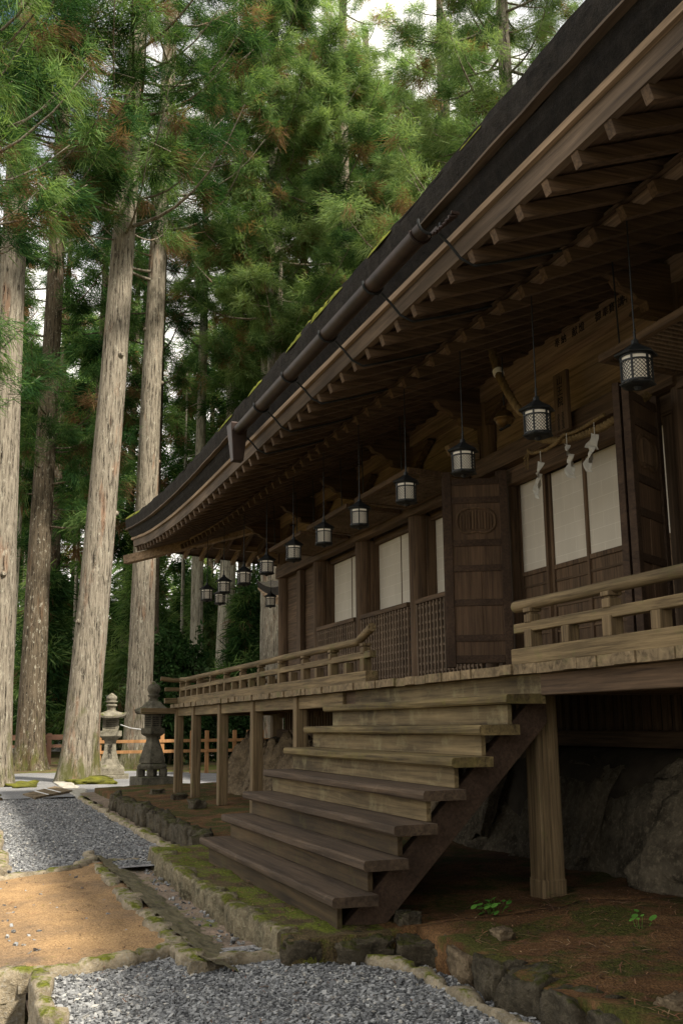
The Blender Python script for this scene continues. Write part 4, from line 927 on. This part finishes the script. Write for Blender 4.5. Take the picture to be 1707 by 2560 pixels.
while x < -11.9: w_ = rng.uniform(.35, .7); mb.box((x, -1.5, -.2), (x + w_ - .02, -1.12 + rng.uniform(-.06, .06), -.07 + rng.uniform(-.01, .01))); x += w_
tag(mb.build('paving_strip', M['paving'], None, .02), 'strip of pale paving slabs along the far path', 'paving')
# ================================================================== STONE LANTERNS
def sq(mb, half, z0, half1, z1, rot=0):
    vs = []
    for h, z in ((half, z0), (half1, z1)):
        for sx, sy in ((-1, -1), (1, -1), (1, 1), (-1, 1)): vs.append((sx * h, sy * h, z))
    return mb.add(vs, [(3, 2, 1, 0), (4, 5, 6, 7), (0, 1, 5, 4), (1, 2, 6, 5), (2, 3, 7, 6), (3, 0, 4, 7)])
def lantern_roof(mb, w, z, n=10):
    # square roof with upturned corners
    P = []
    for a in range(n + 1):
        r = []
        for b in range(n + 1):
            u, v = a / n * 2 - 1, b / n * 2 - 1; e = max(abs(u), abs(v)); r.append((u * w, v * w, z + .2 * (1 - e) ** .8 + .1 * (abs(u) * abs(v)) ** 2.5 * 1.1))
        P.append(r)
    mb.grid(P, True); Q = [[(p[0] * .97, p[1] * .97, z - .05 + .09 * (abs(p[0] / w) * abs(p[1] / w)) ** 2.5) for p in r] for r in P]; mb.grid([r[::-1] for r in Q], True)
    edge = lambda G: [G[0][j] for j in range(n + 1)] + [G[i][n] for i in range(1, n + 1)] + [G[n][j] for j in range(n - 1, -1, -1)] + [G[i][0] for i in range(n - 1, -1, -1)]
    mb.grid([edge(P), edge(Q)], False); return mb
def stone_lantern(loc, rot, mat, label, dark):
    t = thing('stone_lantern', label, 'stone lantern', loc, 'stone lanterns by the far path'); t.rotation_euler = (0, 0, rot)
    B = lambda mb, n, bev=.012, m=None: part_of(mb.build(n, M[m or mat], None, bev, True), t)
    if dark:
        B(sq(MB(), .36, -.1, .36, .26), 'base_block')
        mb = MB(); mb.lathe([(.29, .4), (.33, .43), (.34, .48), (.3, .52), (.24, .54)], n=6, rot=R(30))
        for k in range(6): a = k * math.pi / 3 + R(30); sq2 = MB(); mb.bar((.27 * math.cos(a), .27 * math.sin(a), .26), (.27 * math.cos(a), .27 * math.sin(a), .42), .12, .1)
        B(mb, 'footing')
        mb = MB(); mb.lathe([(.3, .54), (.29, .62), (.22, .82), (.155, .98), (.14, 1.05), (.17, 1.09), (.2, 1.1)], n=6, rot=R(30)); B(mb, 'shaft')
        B(MB().lathe([(.2, 1.1), (.27, 1.15), (.27, 1.26)], n=6, rot=R(30)), 'platform')
        lb = B(MB().lathe([(.2, 1.26), (.2, 1.55)], n=6, rot=R(30)), 'light_chamber')
        B2 = MB()
        for k in range(6):
            a = k * math.pi / 3 + R(60)
            for q in range(5):
                for z in range(5):
                    c = Vector((math.cos(a) * .1735, math.sin(a) * .1735, 0)); d = Vector((-math.sin(a), math.cos(a), 0)); p = c + d * (q - 2) * .032; B2.bar((p.x, p.y, 1.315 + z * .042), (p.x * 1.015, p.y * 1.015, 1.315 + z * .042), .02, .026)
        g = B2.build('window_lattice', M['ink'], None); g.parent = lb
        mb = MB(); n = 6
        P = []
        for q in range(25):
            a = 2 * math.pi * q / 24 + R(30); c = abs(((q % 4) - 2) / 2); e = .92 + .16 * c ** 2; P.append([(r * e * math.cos(a), r * e * math.sin(a), z + (.05 * c ** 2 if i in (1, 2) else 0)) for i, (r, z) in enumerate(((.2, 1.54), (.39, 1.56), (.4, 1.6), (.26, 1.7), (.16, 1.8), (.1, 1.83)))])
        mb.grid(P, False); B(mb, 'lantern_cap', 0)
        B(MB().lathe([(.09, 1.82), (.1, 1.86), (.075, 1.89), (.13, 1.93), (.135, 1.95), (.09, 1.97), (.13, 2.02), (.145, 2.08), (.12, 2.15), (.05, 2.2), (.015, 2.25)], n=14, smooth=True), 'finial', 0)
    else:
        B(sq(MB(), .52, -.15, .52, .08), 'base_slab'); 
        mb = MB(); sq(mb, .4, .08, .4, .24); sq(mb, .4, .2401, .3, .34); B(mb, 'base_block')
        mb = MB()
        for (a, z0), (b, z1) in zip([(.28, .34), (.22, .5), (.165, .7), (.15, .88), (.16, .98), (.2, 1.02)], [(.22, .5), (.165, .7), (.15, .88), (.16, .98), (.2, 1.02), (.2, 1.03)]): sq(mb, a, z0, b, z1 - .0005)
        sh = B(mb, 'shaft', .004)
        for k, ch in enumerate('御宝前'):
            o = text('carved_character', ch, (.2 - .012 * k - (.018 if k == 0 else 0) + (.03 if k == 2 else 0), 0, .84 - .14 * k), (R(90) - (.06, .17, .3)[k], 0, R(90)), .13, M['ink'], None, .004); o.parent = sh
        mb = MB(); sq(mb, .2, 1.03, .3, 1.1); sq(mb, .3, 1.1005, .3, 1.25); B(mb, 'platform')
        lb = B(sq(MB(), .22, 1.25, .22, 1.6), 'light_chamber', .006)
        B2 = MB()
        for z in range(5): B2.box((.221, -.13, 1.31 + z * .05), (.229, .13, 1.335 + z * .05)); B2.box((-.13, -.229, 1.31 + z * .05), (.13, -.221, 1.335 + z * .05))
        g = B2.build('window_lattice', M['lanternstone2'], None); g.parent = lb
        B(lantern_roof(MB(), .42, 1.64), 'lantern_cap', 0)
        B(MB().lathe([(.12, 1.8), (.12, 1.9), (.16, 1.92), (.15, 1.96), (.08, 1.98), (.16, 2.02), (.17, 2.05), (.1, 2.07), (.15, 2.1), (.15, 2.17), (.09, 2.22), (.02, 2.27)], n=14, smooth=True), 'finial', 0)
    return t
stone_lantern((-19.4, .12, -.08), R(-8), 'lanternstone', 'pale stone lantern with carved shaft and square roof, standing before the leaning cedar', False)
stone_lantern((-12.35, .1, -.02), R(12), 'lanternstone2', 'dark mossy six-sided stone lantern with ball finial, just left of the veranda posts', True)
mb = MB(); mb.tube([(-19.2, .35, 1.33), (-17, .3, 1.24), (-14, .18, 1.2), (-12.5, .05, 1.22)], .012, 6); tag(mb.build('white_cord', M['white'], None), 'white cord strung between the two stone lanterns', 'cord')
# ================================================================== FENCES
def fence(name, x, ys, posts, h, rails, mat, lb, cat='fence'):
    t = thing(name, lb, cat, (x, ys[0], -.1))
    for y in posts: part_of(MB().box((-.05, y - ys[0] - .055, -.1), (.05, y - ys[0] + .055, h + .1)).build('fence_post', M[mat], None, .008), t)
    for z in rails: part_of(MB().box((.051, 0, z - .045 + .1), (.085, ys[1] - ys[0], z + .045 + .1)).build('fence_rail', M[mat], None, .006), t)
fence('wooden_fence', -21.2, (-.2, 9), [0.04, 1.86, 2.3, 2.75, 3.2, 3.65, 4.05, 4.48, 4.9, 5.4, 6, 6.6, 7.2, 8, 8.8], 1.14, (.55, .85), 'fence', 'orange-brown wooden rail fence behind the stone lanterns')
t = thing('rail_fence', 'dark brown rail fence with a capped top between the left cedars', 'fence', (-33, -5, -.3))
part_of(MB().box((-.08, 0, 1.1), (.08, 6, 1.3)).build('fence_cap', M['brownfence'], None), t); part_of(MB().box((-.03, 0, .8), (.03, 6, .92)).build('fence_rail', M['brownfence'], None), t)
for y in (.3, 1.5, 2.7, 3.7, 4.5, 5.3): part_of(MB().box((-.09, y - .09, -.1), (.09, y + .09, 1.35)).build('fence_post', M['brownfence'], None), t)
t = thing('storehouse', 'pale corrugated shed wall far behind the brown rail fence', 'shed', (-46, -6, -.4))
part_of(MB().box((-3, 0, 0), (0, 9, 1.9)).build('wall', M['corrugated'], None), t); part_of(MB().prism([(.4, 1.9), (.4, 2.0), (-1.5, 2.8), (-3.4, 2.0), (-3.4, 1.9)], 'y', -.3, 9.3).build('roof', M['brownfence'], None, 0, True), t)
# ================================================================== ANNEX ROOF behind the far end
ax = thing('annex_shrine', 'small annex with an upswept bark roof showing behind the corner column', 'shrine', (-14.5, 8, .1))
P = []
for a in range(31):
    x = 2.1 - a * .2; r = []
    for b in range(25):
        y = -4.05 + b * .33; d = min(y + 4.05, 2.1 - x, x + 3.9, 3.87 - y); fl = .5 * max(0, 1 - min(math.hypot(x + 3.9, y + 4.05), 4) / 2.6) ** 2; r.append((x, y, 4.75 + fl + .42 * max(0, d) + .03 * d * d))
    P.append(r)
rf = part_of(MB().grid(P).build('roof', M['thatch'], None), ax)
E1 = [p for p in [P[0][b] for b in range(24, -1, -1)] + [P[a][0] for a in range(1, 31)]]
for (i0, z0), (i1, z1), m in (((0, .02), (.06, -.2), 'thatch'), ((.05, -.195), (.05, -.26), 'pale_x'), ((.12, -.255), (.2, -.45), 'pale_x'), ((.2, -.45), (1.6, -.1), 'wood_x')):
    q = part_of(MB().grid([[(p[0] - i * (1 if k <= 24 else 0) - 0, p[1] + i * (1 if k >= 24 else 0), p[2] + z) for k, p in enumerate(E1)] for i, z in ((i0, z0), (i1, z1))], False).build('eave_board', M[m], None), ax)
part_of(MB().box((-2.8, -2.6, .1), (.7, 3, 5)).build('wall', M['wood_z'], None), ax)

# ================================================================== CEDARS
def foliage(name, O, A, S, T, seed, mat, ns=22, Ls=.5, wd=.032, droop=.3, one=False):
    """needle plumes: origins O, axes A, scales S, tints T -> one mesh of many curved strands"""
    rng = np.random.default_rng(seed); P = len(O)
    A = A / np.linalg.norm(A, axis=1, keepdims=True)
    B0 = 0
    D = rng.normal(0, 1, (P, ns, 3)); D /= np.linalg.norm(D, axis=2, keepdims=True)
    D = D * .6 + A[:, None] * .85 + B0 - np.array([0, 0, .3]); D /= np.linalg.norm(D, axis=2, keepdims=True)
    B = rng.normal(0, 1, (P, ns, 3)); B /= np.linalg.norm(B, axis=2, keepdims=True)
    st = O[:, None] + (B * .26 + A[:, None] * rng.uniform(-.2, .25, (P, ns, 1))) * S[:, None, None] * rng.uniform(.3, 1, (P, ns, 1)) * (1 if ns > 40 else 1.5)
    L = S[:, None, None] * Ls * rng.uniform(.55, 1.15, (P, ns, 1))
    z = np.array([0, 0, 1.0])
    m = st + D * L * .5 - z * droop * L * .12
    e = m + (D - z * droop + A[:, None] * .25) * L * .5
    wv = np.cross(D, rng.normal(0, 1, (P, ns, 3))); wv /= np.linalg.norm(wv, axis=2, keepdims=True) + 1e-9
    wv *= wd * S[:, None, None] * rng.uniform(.7, 1.2, (P, ns, 1)) * .5
    if one:
        V = np.stack([st - wv * .6, st + wv * .6, e + wv * .25, e - wv * .25], 2).reshape(-1, 3); n = P * ns; F = np.arange(n * 4).reshape(-1, 4); rpt = 4
    else: rpt = 6
    if not one: V = np.stack([st - wv * .5, st + wv * .5, m - wv, m + wv, e - wv * .2, e + wv * .2], 2).reshape(-1, 3)
    n = P * ns; b = (np.arange(n) * 6)[:, None]
    if not one: F = np.concatenate([b + np.array([0, 1, 3, 2]), b + np.array([2, 3, 5, 4])])
    tt = np.repeat(np.clip(T[:, None] + np.where(T[:, None] > .85, 0, rng.normal(0, .14, (P, ns))), 0, 1), rpt, axis=None).reshape(-1)
    tt = np.where(np.repeat(T, ns * rpt) < .85, np.minimum(tt, .84), tt)
    return tri_mesh(name, V, F, tt, mat)
def branch_set(rng, z0, z1, nb, lmax, prof, npl, az=None, tip_up=.35, sag=.25, brown=.09):
    """limbs (polylines) and plume sites"""
    limbs = []; O = []; A = []; S = []; T = []
    for k in range(nb):
        t = (k + rng.random()) / nb; z = z0 + (z1 - z0) * t; L = lmax * prof(t) * rng.uniform(.65, 1.15)
        a = rng.uniform(0, 2 * np.pi) if az is None else rng.uniform(*az)
        d = np.array([math.cos(a), math.sin(a), 0]); sd = np.array([-math.sin(a), math.cos(a), 0]); bend = rng.uniform(-.25, .25)
        ss = np.linspace(0, 1, 8); rise = rng.uniform(-.05, .25)
        pts = np.stack([d * L * s + sd * bend * L * s * s + np.array([0, 0, z + L * (rise * s - sag * s * 1.2 * (1 - s * .3) + (tip_up + sag * .4) * s ** 3)]) for s in ss])
        limbs.append((pts, .012 + .011 * L))
        tb = float(np.clip(rng.normal(.42, .17), .08, .75)); nc = max(2, int(npl * L / lmax / 7))
        for c in range(nc):
            s = rng.uniform(.25, 1.04) ** .75; i = min(6, int(s * 7)); p = pts[i] + (pts[i + 1] - pts[i]) * (s * 7 - i) if s <= 1 else pts[7]
            lat = rng.normal(0, .19) * L * (1.15 - .75 * s); cc = p + sd * lat + np.array([0, 0, rng.normal(.02, .12) - abs(lat) * .1]); rc = rng.uniform(.22, .5)
            tc = tb + rng.normal(0, .12) + .15 * (s - .6); dead = rng.random() < brown
            if rng.random() < .5: limbs.append((np.stack([p - d * .2 * L * .3, p + (cc - p) * .5 - np.array([0, 0, .06]), cc]), .014))
            for q in range(rng.integers(6, 11)):
                u = rng.normal(0, 1, 3); u /= np.linalg.norm(u); u[2] = u[2] * .75 + .12
                O.append(cc + u * rc * rng.uniform(.5, 1)); A.append(u + d * .45 + np.array([0, 0, .15])); S.append(rng.uniform(.75, 1.25))
                hang = u[2] < -.25
                T.append(rng.uniform(.86, 1) if (dead and u[2] < .2) or (hang and rng.random() < .12) else np.clip(tc + rng.normal(0, .1), .0, .83))
    return limbs, O, A, S, T
def trunk_mesh(name, H, rb, rt_, mat, limbs=(), lean=(0, 0), flare_=.7, seed=0, n=22, knots=0):
    rng = random.Random(seed); mb = MB(); P = []
    zs = [-.35, -.1, .08, .2, .35, .55, .8, 1.1, 1.5, 2.1, 2.9, 4] + [4 + (H - 4) * k / 14 for k in range(1, 15)]
    ph = [rng.uniform(0, 6.28) for _ in range(4)]
    def ctr(z): return (lean[0] * z / H + .05 * math.sin(z * .23 + seed), lean[1] * z / H + .06 * math.sin(z * .19 + seed * 2))
    for z in zs:
        t = max(0, z) / H; r = rb + (rt_ - rb) * t ** .85; row = []; fl = flare_ * math.exp(-max(-.1, z) / .55); c = ctr(max(0, z))
        for j in range(n + 1):
            a = 2 * math.pi * j / n; lob = 1 + fl * (.65 + .45 * math.sin(5 * a + ph[0]) + .3 * math.sin(3 * a + ph[1]) + .2 * math.sin(9 * a + ph[2])) + .035 * math.sin(2 * a + ph[3] + z * .1) + .02 * math.sin(11 * a + z)
            row.append((c[0] + r * lob * math.cos(a), c[1] + r * lob * math.sin(a), z))
        P.append(row)
    mb.grid(P)
    for pts, r0 in limbs:
        k = len(pts); q = [(p[0] + ctr(p[2])[0] * (1 - i / k), p[1] + ctr(p[2])[1] * (1 - i / k), p[2]) for i, p in enumerate(pts)]
        mb.tube(q, [r0 * (1 - .8 * i / (k - 1)) for i in range(k)], 5, False)
    for k in range(knots):
        z = rng.uniform(4, H * .45); a = rng.uniform(0, 6.28); c = ctr(z); r = rb + (rt_ - rb) * (z / H) ** .85; d = (math.cos(a), math.sin(a))
        mb.tube([(c[0] + d[0] * r * .8, c[1] + d[1] * r * .8, z), (c[0] + d[0] * (r + .03), c[1] + d[1] * (r + .03), z), (c[0] + d[0] * (r + .07), c[1] + d[1] * (r + .07), z + .01)], [.1, .075, .045], 8)
    return mb.mesh(name, mat)
prof_tall = lambda t: (.55 + .45 * min(1, t * 4)) * (1 - .72 * max(0, t - .25) / .75)
prof_cone = lambda t: 1.05 - .95 * t
def crown_data(seed, z0, z1, nb, lmax, npl, prof=prof_tall, lean=(0, 0), H=34, **kw):
    rng = np.random.default_rng(seed); limbs, O, A, S, T = branch_set(rng, z0, z1, nb, lmax, prof, npl, **kw)
    O = np.array(O); O[:, 0] += lean[0] * O[:, 2] / H; O[:, 1] += lean[1] * O[:, 2] / H
    return limbs, O, np.array(A), np.array(S), np.array(T)
def make_tree(name, label, loc, H, rb, rt_, seed, z0, nb, lmax, npl, mat='leaf', bark='bark', lean=(0, 0), group=None, ns=48, Ls=.25, wd=.027, flare_=.6, knots=0, prof=prof_tall, z1=None, extra=None, **kw):
    t = thing(name, label, 'tree', loc, group)
    limbs, O, A, S, T = crown_data(seed, z0, z1 or H - .6, nb, lmax, npl, prof, lean, H, **kw)
    if extra:
        for e in extra:
            l2, o2, a2, s2, t2 = branch_set(np.random.default_rng(e.pop('seed')), prof=lambda t_: 1, **e)
            limbs += l2; O = np.concatenate([O, np.array(o2)]); A = np.concatenate([A, np.array(a2)]); S = np.concatenate([S, np.array(s2)]); T = np.concatenate([T, np.array(t2)])
    part_of(link('trunk', trunk_mesh('trunk', H, rb, rt_, M[bark], limbs, lean, flare_, seed, knots=knots)), t)
    part_of(link('crown', foliage('crown', O, A, S, T, seed, M[mat], ns, Ls, wd, one=ns > 40)), t)
    return t
# the near cedars
make_tree('cedar', 'huge cedar trunk cut by the left edge of the picture, white cord round its base', (-16.9, -3.05, -.15), 36, .46, .15, 1, 15.5, 60, 4.2, 26, flare_=.4, lean=(0, -.15), knots=3, extra=[dict(seed=51, z0=14.2, z1=20, nb=12, lmax=4.2, npl=44, az=(R(-40), R(80)))])
make_tree('cedar', 'dark brown cedar trunk in the shade between the left-edge cedar and the leaning cedar', (-27.9, -1.45, -.2), 36, .5, .16, 2, 17, 50, 4.2, 22, bark='bark_dark', knots=2, extra=[dict(seed=71, z0=8.5, z1=17, nb=17, lmax=3.4, npl=44, az=(R(-95), R(95)))])
make_tree('cedar', 'big cedar leaning right with red-brown bark patches, rooted in bright moss', (-18.1, -.85, -.15), 36, .46, .15, 3, 15.2, 64, 4.4, 28, flare_=.42, lean=(0, 1.6), knots=5, extra=[dict(seed=31, z0=15.0, z1=21.5, nb=17, lmax=4.6, npl=44, az=(R(-75), R(60)))])
make_tree('cedar', 'tall straight cedar standing right behind the stone lanterns, its base flared', (-27, 1.95, -.2), 38, .5, .2, 4, 20, 60, 4.6, 26, flare_=.5, lean=(0, .75), knots=4, extra=[dict(seed=41, z0=17.5, z1=23, nb=10, lmax=5, npl=44, az=(R(-75), R(60)))])
tag(link('moss_mat', rock_mesh('moss_mat', 5, (1.0, .6, .13), M['groundmoss'], rough=.5)), 'bright yellow-green moss cushion at the foot of the leaning cedar', 'moss').location = (-17.4, -.6, -.12)
tag(link('moss_mat', rock_mesh('moss_mat', 8, (.7, .35, .11), M['groundmoss'], rough=.5)), 'small bright moss patch beside the roots of the left-edge cedar', 'moss').location = (-16.6, -2.3, -.14)
# overhanging branches of a cedar standing just outside the picture
make_tree('cedar', 'near cedar outside the left edge whose drooping branches reach into the picture', (-11, -6.3, -.3), 30, .45, .15, 6, 15, 24, 3.2, 26, extra=[
    dict(seed=61, z0=7.6, z1=8.6, nb=4, lmax=3.6, npl=24, az=(R(60), R(110))), dict(seed=62, z0=10.8, z1=12.2, nb=6, lmax=3.9, npl=26, az=(R(50), R(110))), dict(seed=63, z0=12.5, z1=15.5, nb=9, lmax=4.4, npl=28, az=(R(40), R(115)))])
# middle and far cedars
gF = 'cedars standing behind the near cedars and the hall'
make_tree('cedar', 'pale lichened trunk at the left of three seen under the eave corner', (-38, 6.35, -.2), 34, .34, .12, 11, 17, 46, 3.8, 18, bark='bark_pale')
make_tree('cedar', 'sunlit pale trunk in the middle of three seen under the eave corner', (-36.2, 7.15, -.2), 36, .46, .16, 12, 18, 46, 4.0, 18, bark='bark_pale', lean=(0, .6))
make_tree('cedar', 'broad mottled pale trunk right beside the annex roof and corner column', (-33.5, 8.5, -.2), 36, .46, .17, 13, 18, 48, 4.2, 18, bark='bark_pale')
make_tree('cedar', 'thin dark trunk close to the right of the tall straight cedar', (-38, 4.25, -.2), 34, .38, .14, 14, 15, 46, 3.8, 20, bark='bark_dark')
# bright full crown right of the trunks and the crowns over the roof
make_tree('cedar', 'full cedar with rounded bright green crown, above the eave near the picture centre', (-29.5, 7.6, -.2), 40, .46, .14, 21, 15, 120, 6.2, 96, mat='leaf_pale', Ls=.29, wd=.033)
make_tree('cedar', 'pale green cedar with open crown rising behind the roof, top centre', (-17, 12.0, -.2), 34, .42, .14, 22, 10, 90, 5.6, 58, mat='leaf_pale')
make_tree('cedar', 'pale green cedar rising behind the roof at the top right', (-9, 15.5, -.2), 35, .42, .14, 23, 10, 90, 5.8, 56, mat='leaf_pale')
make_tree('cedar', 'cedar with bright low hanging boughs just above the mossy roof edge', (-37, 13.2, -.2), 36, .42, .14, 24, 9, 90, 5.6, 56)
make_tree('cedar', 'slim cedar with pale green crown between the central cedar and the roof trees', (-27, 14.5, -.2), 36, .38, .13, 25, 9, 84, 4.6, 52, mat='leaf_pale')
gR = 'cedars crowding behind the roof'
for k, (x, y) in enumerate(((-24, 16), (-16, 19), (-33, 15), (-12.5, 21.5))):
    t = copy_thing([o for o in C.objects if o.get('label', '').startswith('pale green cedar')][0], (x, y, -.2), 1.3 + 1.9 * k, (1, 1.05, .95, 1.05)[k], 'pale green cedar filling in behind the front row of crowns over the roof'); t['group'] = gR
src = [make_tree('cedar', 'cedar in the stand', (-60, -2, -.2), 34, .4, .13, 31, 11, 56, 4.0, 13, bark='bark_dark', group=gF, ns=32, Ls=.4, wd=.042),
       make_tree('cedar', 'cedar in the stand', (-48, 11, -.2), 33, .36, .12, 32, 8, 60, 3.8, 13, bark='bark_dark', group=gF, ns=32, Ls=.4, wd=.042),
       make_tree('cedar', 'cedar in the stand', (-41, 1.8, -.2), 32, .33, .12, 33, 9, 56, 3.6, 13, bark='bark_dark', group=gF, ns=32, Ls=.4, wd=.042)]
LBF = 'dark cedar standing deep in the stand behind the near trunks'
for o in src: o['label'] = LBF
rng = random.Random(77); placed = [(-60, -2), (-48, 11), (-41, 1.8), (-27.9, -1.4), (-27, 1.85), (-38, 6.3), (-36, 7.1), (-33.5, 8.5), (-38, 4.2), (-22, 6.2), (-17, 13.5), (-27, 10.5), (-9, 17)]
tries = 0; n = 0
while n < 20 and tries < 4000:
    tries += 1
    d = rng.uniform(42, 92); a = R(rng.uniform(-1, 40)); x = CAM.x - d * math.cos(a); y = CAM.y + d * math.sin(a)
    if a > R(24) and d > 75: continue
    if min(math.hypot(x - p, y - q) for p, q in placed) < 4.2: continue
    placed.append((x, y)); n += 1
    copy_thing(src[n % 3], (x, y, -.2), rng.uniform(0, 6.28), rng.uniform(.85, 1.1), LBF)
# low young conifers and undergrowth behind the trunks
s0 = [make_tree('young_conifer', 'young conifer', (-40, -.3, -.2), 9, .09, .03, 41, .7, 50, 2.0, 12, bark='bark_dark', flare_=.2, prof=prof_cone, ns=16, Ls=.55, wd=.05, mat='leaf', group='young conifers under the tall cedars', brown=.03),
      make_tree('young_conifer', 'young conifer', (-46, 5, -.2), 12, .11, .03, 42, 1.0, 60, 2.4, 13, bark='bark_dark', flare_=.2, prof=prof_cone, ns=16, Ls=.6, wd=.055, mat='leaf_pale', group='young conifers under the tall cedars', brown=.03)]
LBY = 'young green conifer with branches to the ground, among the far trunks'
for o in s0: o['label'] = LBY
for x, y in ((-52, .8), (-66, 3.2), (-58, 6.5), (-70, -1)): copy_thing(src[1], (x, y, -.2), x * .7, 1, LBF)
bigs = [o for o in C.objects if o.get('label', '').startswith('pale green cedar')]
for k, (x, y, sc_) in enumerate(((-44, 17.6, 1.3), (-50, 21.5, 1.3), (-38, 20, 1.2), (-34, 12.4, 1.18))): copy_thing(bigs[k % 2], (x, y, -.2), 2.1 * k, sc_, 'tall pale green cedar far behind the roof trees')['group'] = 'far cedars behind the roof'
slim = make_tree('slim_cedar', 'slim cedar', (-52, 3.3, -.2), 24, .17, .05, 51, 14, 34, 2.2, 12, bark='bark_pale', flare_=.2, ns=24, Ls=.4, wd=.042, group='slim cedars between the big trunks')
LBS = 'slim straight trunk with a small high crown, among the far trees'; slim['label'] = LBS
for k in range(22):
    d = rng.uniform(46, 75); a = R(rng.uniform(1.5, 25)); copy_thing(slim, (CAM.x - d * math.cos(a), CAM.y + d * math.sin(a), -.2), rng.uniform(0, 6.28), rng.uniform(.75, 1.25), LBS)
n = tries = 0; pl = [(-40, -.3), (-46, 5)]
while n < 17 and tries < 3000:
    tries += 1; d = rng.uniform(46, 78); a = R(rng.uniform(-1, 25)); x = CAM.x - d * math.cos(a); y = CAM.y + d * math.sin(a)
    if min(math.hypot(x - p, y - q) for p, q in pl) < 2.6: continue
    pl.append((x, y)); n += 1; copy_thing(s0[n % 2], (x, y, -.2), rng.uniform(0, 6.28), rng.uniform(.6, 1.25), LBY)
# far wood closing the view
rg = np.random.default_rng(5); n = 1900
d = rg.uniform(88, 125, n); a = np.radians(rg.uniform(-6, 44, n)); z = rg.beta(1.1, 2.2, n) * 24 * (1 + .25 * np.sin(a * 40))
O = np.stack([CAM.x - d * np.cos(a), CAM.y + d * np.sin(a), z], 1)
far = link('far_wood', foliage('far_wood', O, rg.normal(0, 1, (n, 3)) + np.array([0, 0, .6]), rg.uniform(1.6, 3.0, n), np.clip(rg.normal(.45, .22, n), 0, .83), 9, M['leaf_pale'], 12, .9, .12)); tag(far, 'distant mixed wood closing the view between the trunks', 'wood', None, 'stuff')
# dark glossy shrub by the far path
def shrub(loc, r, h, n, seed, mat, label):
    rg = np.random.default_rng(seed); P = rg.normal(0, 1, (n, 3)); P /= np.linalg.norm(P, axis=1, keepdims=True); P *= rg.uniform(.45, 1, (n, 1)) ** .6
    lump = 1 + .25 * np.sin(P[:, :1] * 5 + seed) * np.cos(P[:, 1:2] * 6); P = P * lump * np.array([r, r, h / 2]) + np.array([0, 0, h / 2])
    t = thing('shrub', label, 'shrub', loc); me = foliage('foliage', P, rg.normal(0, 1, (n, 3)), np.full(n, .55), np.clip(rg.normal(.5, .25, n), 0, 1), seed, M[mat], 12, .35, .16, 0)
    part_of(link('foliage', me), t); mb = MB()
    for k in range(7): a_ = k * .9; mb.tube([(0, 0, 0), (r * .3 * math.cos(a_), r * .3 * math.sin(a_), h * .4), (r * .6 * math.cos(a_), r * .6 * math.sin(a_), h * .8)], [.04, .03, .01], 5)
    part_of(mb.build('stem', M['bark_dark'], None), t); return t
shrub((-29.5, 3.6, -.1), 1.4, 5.0, 1100, 3, 'leaf_dark', 'tall dark glossy-leaved shrub right of the tall straight cedar, beyond the veranda corner')
shrub((-31.5, 6.0, -.1), 1.3, 3.2, 600, 4, 'leaf_dark', 'lower dark shrub between pale trunks, seen under the veranda railing')
shrub((-33, 10.5, -.1), 2.0, 4.5, 900, 6, 'leaf_dark', 'dark bush beside the broad mottled trunk, right of it')

# ---------------- fallen needles and twigs on the soil
rg = np.random.default_rng(12); n = 3800
def litter(n, x0, x1, y0, y1, zf, Lm):
    x = rg.uniform(x0, x1, n); y = rg.uniform(y0, y1, n); a = rg.uniform(0, 2 * np.pi, n); L = rg.gamma(2, Lm / 2, n); z = np.array([zf(p, q) for p, q in zip(x, y)]) + .006
    d = np.stack([np.cos(a), np.sin(a), rg.normal(0, .06, n)], 1) * L[:, None]; w_ = np.stack([-np.sin(a), np.cos(a), np.zeros(n)], 1) * (rg.uniform(.0015, .004, n))[:, None]
    c = np.stack([x, y, z], 1); m = c + d * .5 + w_ * rg.normal(0, 4, n)[:, None] + np.array([0, 0, .006])
    V = np.stack([c - w_, c + w_, m - w_, m + w_, c + d - w_ * .4, c + d + w_ * .4], 1).reshape(-1, 3); return V, np.repeat(rg.random(n), 6)
parts = [litter(2200, 3.6, 7.5, -.85, 1.1, soilz, .07), litter(500, -.9, 3.8, -1.7, -1.3, soilz, .05), litter(900, -9, -1, -1.0, .9, soilz, .08), litter(160, -.6, 3.6, -3.3, -2.4, lambda x, y: -.112 + .016 * hnoise(x, y, 2) + .01 * hnoise(x, y, 7, 4), .06), litter(120, 3.6, 5.5, -3.1, -1.3, lambda x, y: -.13, .05), litter(300, -12, -1, -3.1, -1.5, lambda x, y: -.112, .05)]
V = np.concatenate([p[0] for p in parts]); T = np.concatenate([p[1] for p in parts]); n = len(V) // 6; b = (np.arange(n) * 6)[:, None]
def litter_mat():
    m, nn, l, bb = new_mat('needle_litter'); at = nn.new('ShaderNodeAttribute'); at.attribute_name = 'tint'; r = ramp_node(nn, [(0, (.03, .018, .01)), (.5, (.1, .045, .022)), (.85, (.2, .08, .035)), (1, (.34, .24, .13))]); l.new(at.outputs['Fac'], r.inputs['Fac']); l.new(r.outputs['Color'], bb.inputs['Base Color']); bb.inputs['Roughness'].default_value = .9; return m
tag(link('needle_litter', tri_mesh('needle_litter', V, np.concatenate([b + np.array([0, 1, 3, 2]), b + np.array([2, 3, 5, 4])]), T, litter_mat())), 'fallen brown needles and twigs scattered on the soil', 'litter', None, 'stuff')

# unseen cedars added behind the viewer to shade the right side
gV = 'unseen cedars added to shade the right side'
src_t = [o for o in C.objects if o.get('label') == LBF][0]
for k, (x, y) in enumerate(((16, -7.5), (11, -14), (21, -1.5))): copy_thing(src_t, (x, y, -.4), 1.1 * k, .9, 'unseen cedar added behind the viewer to shade the right side')['group'] = gV
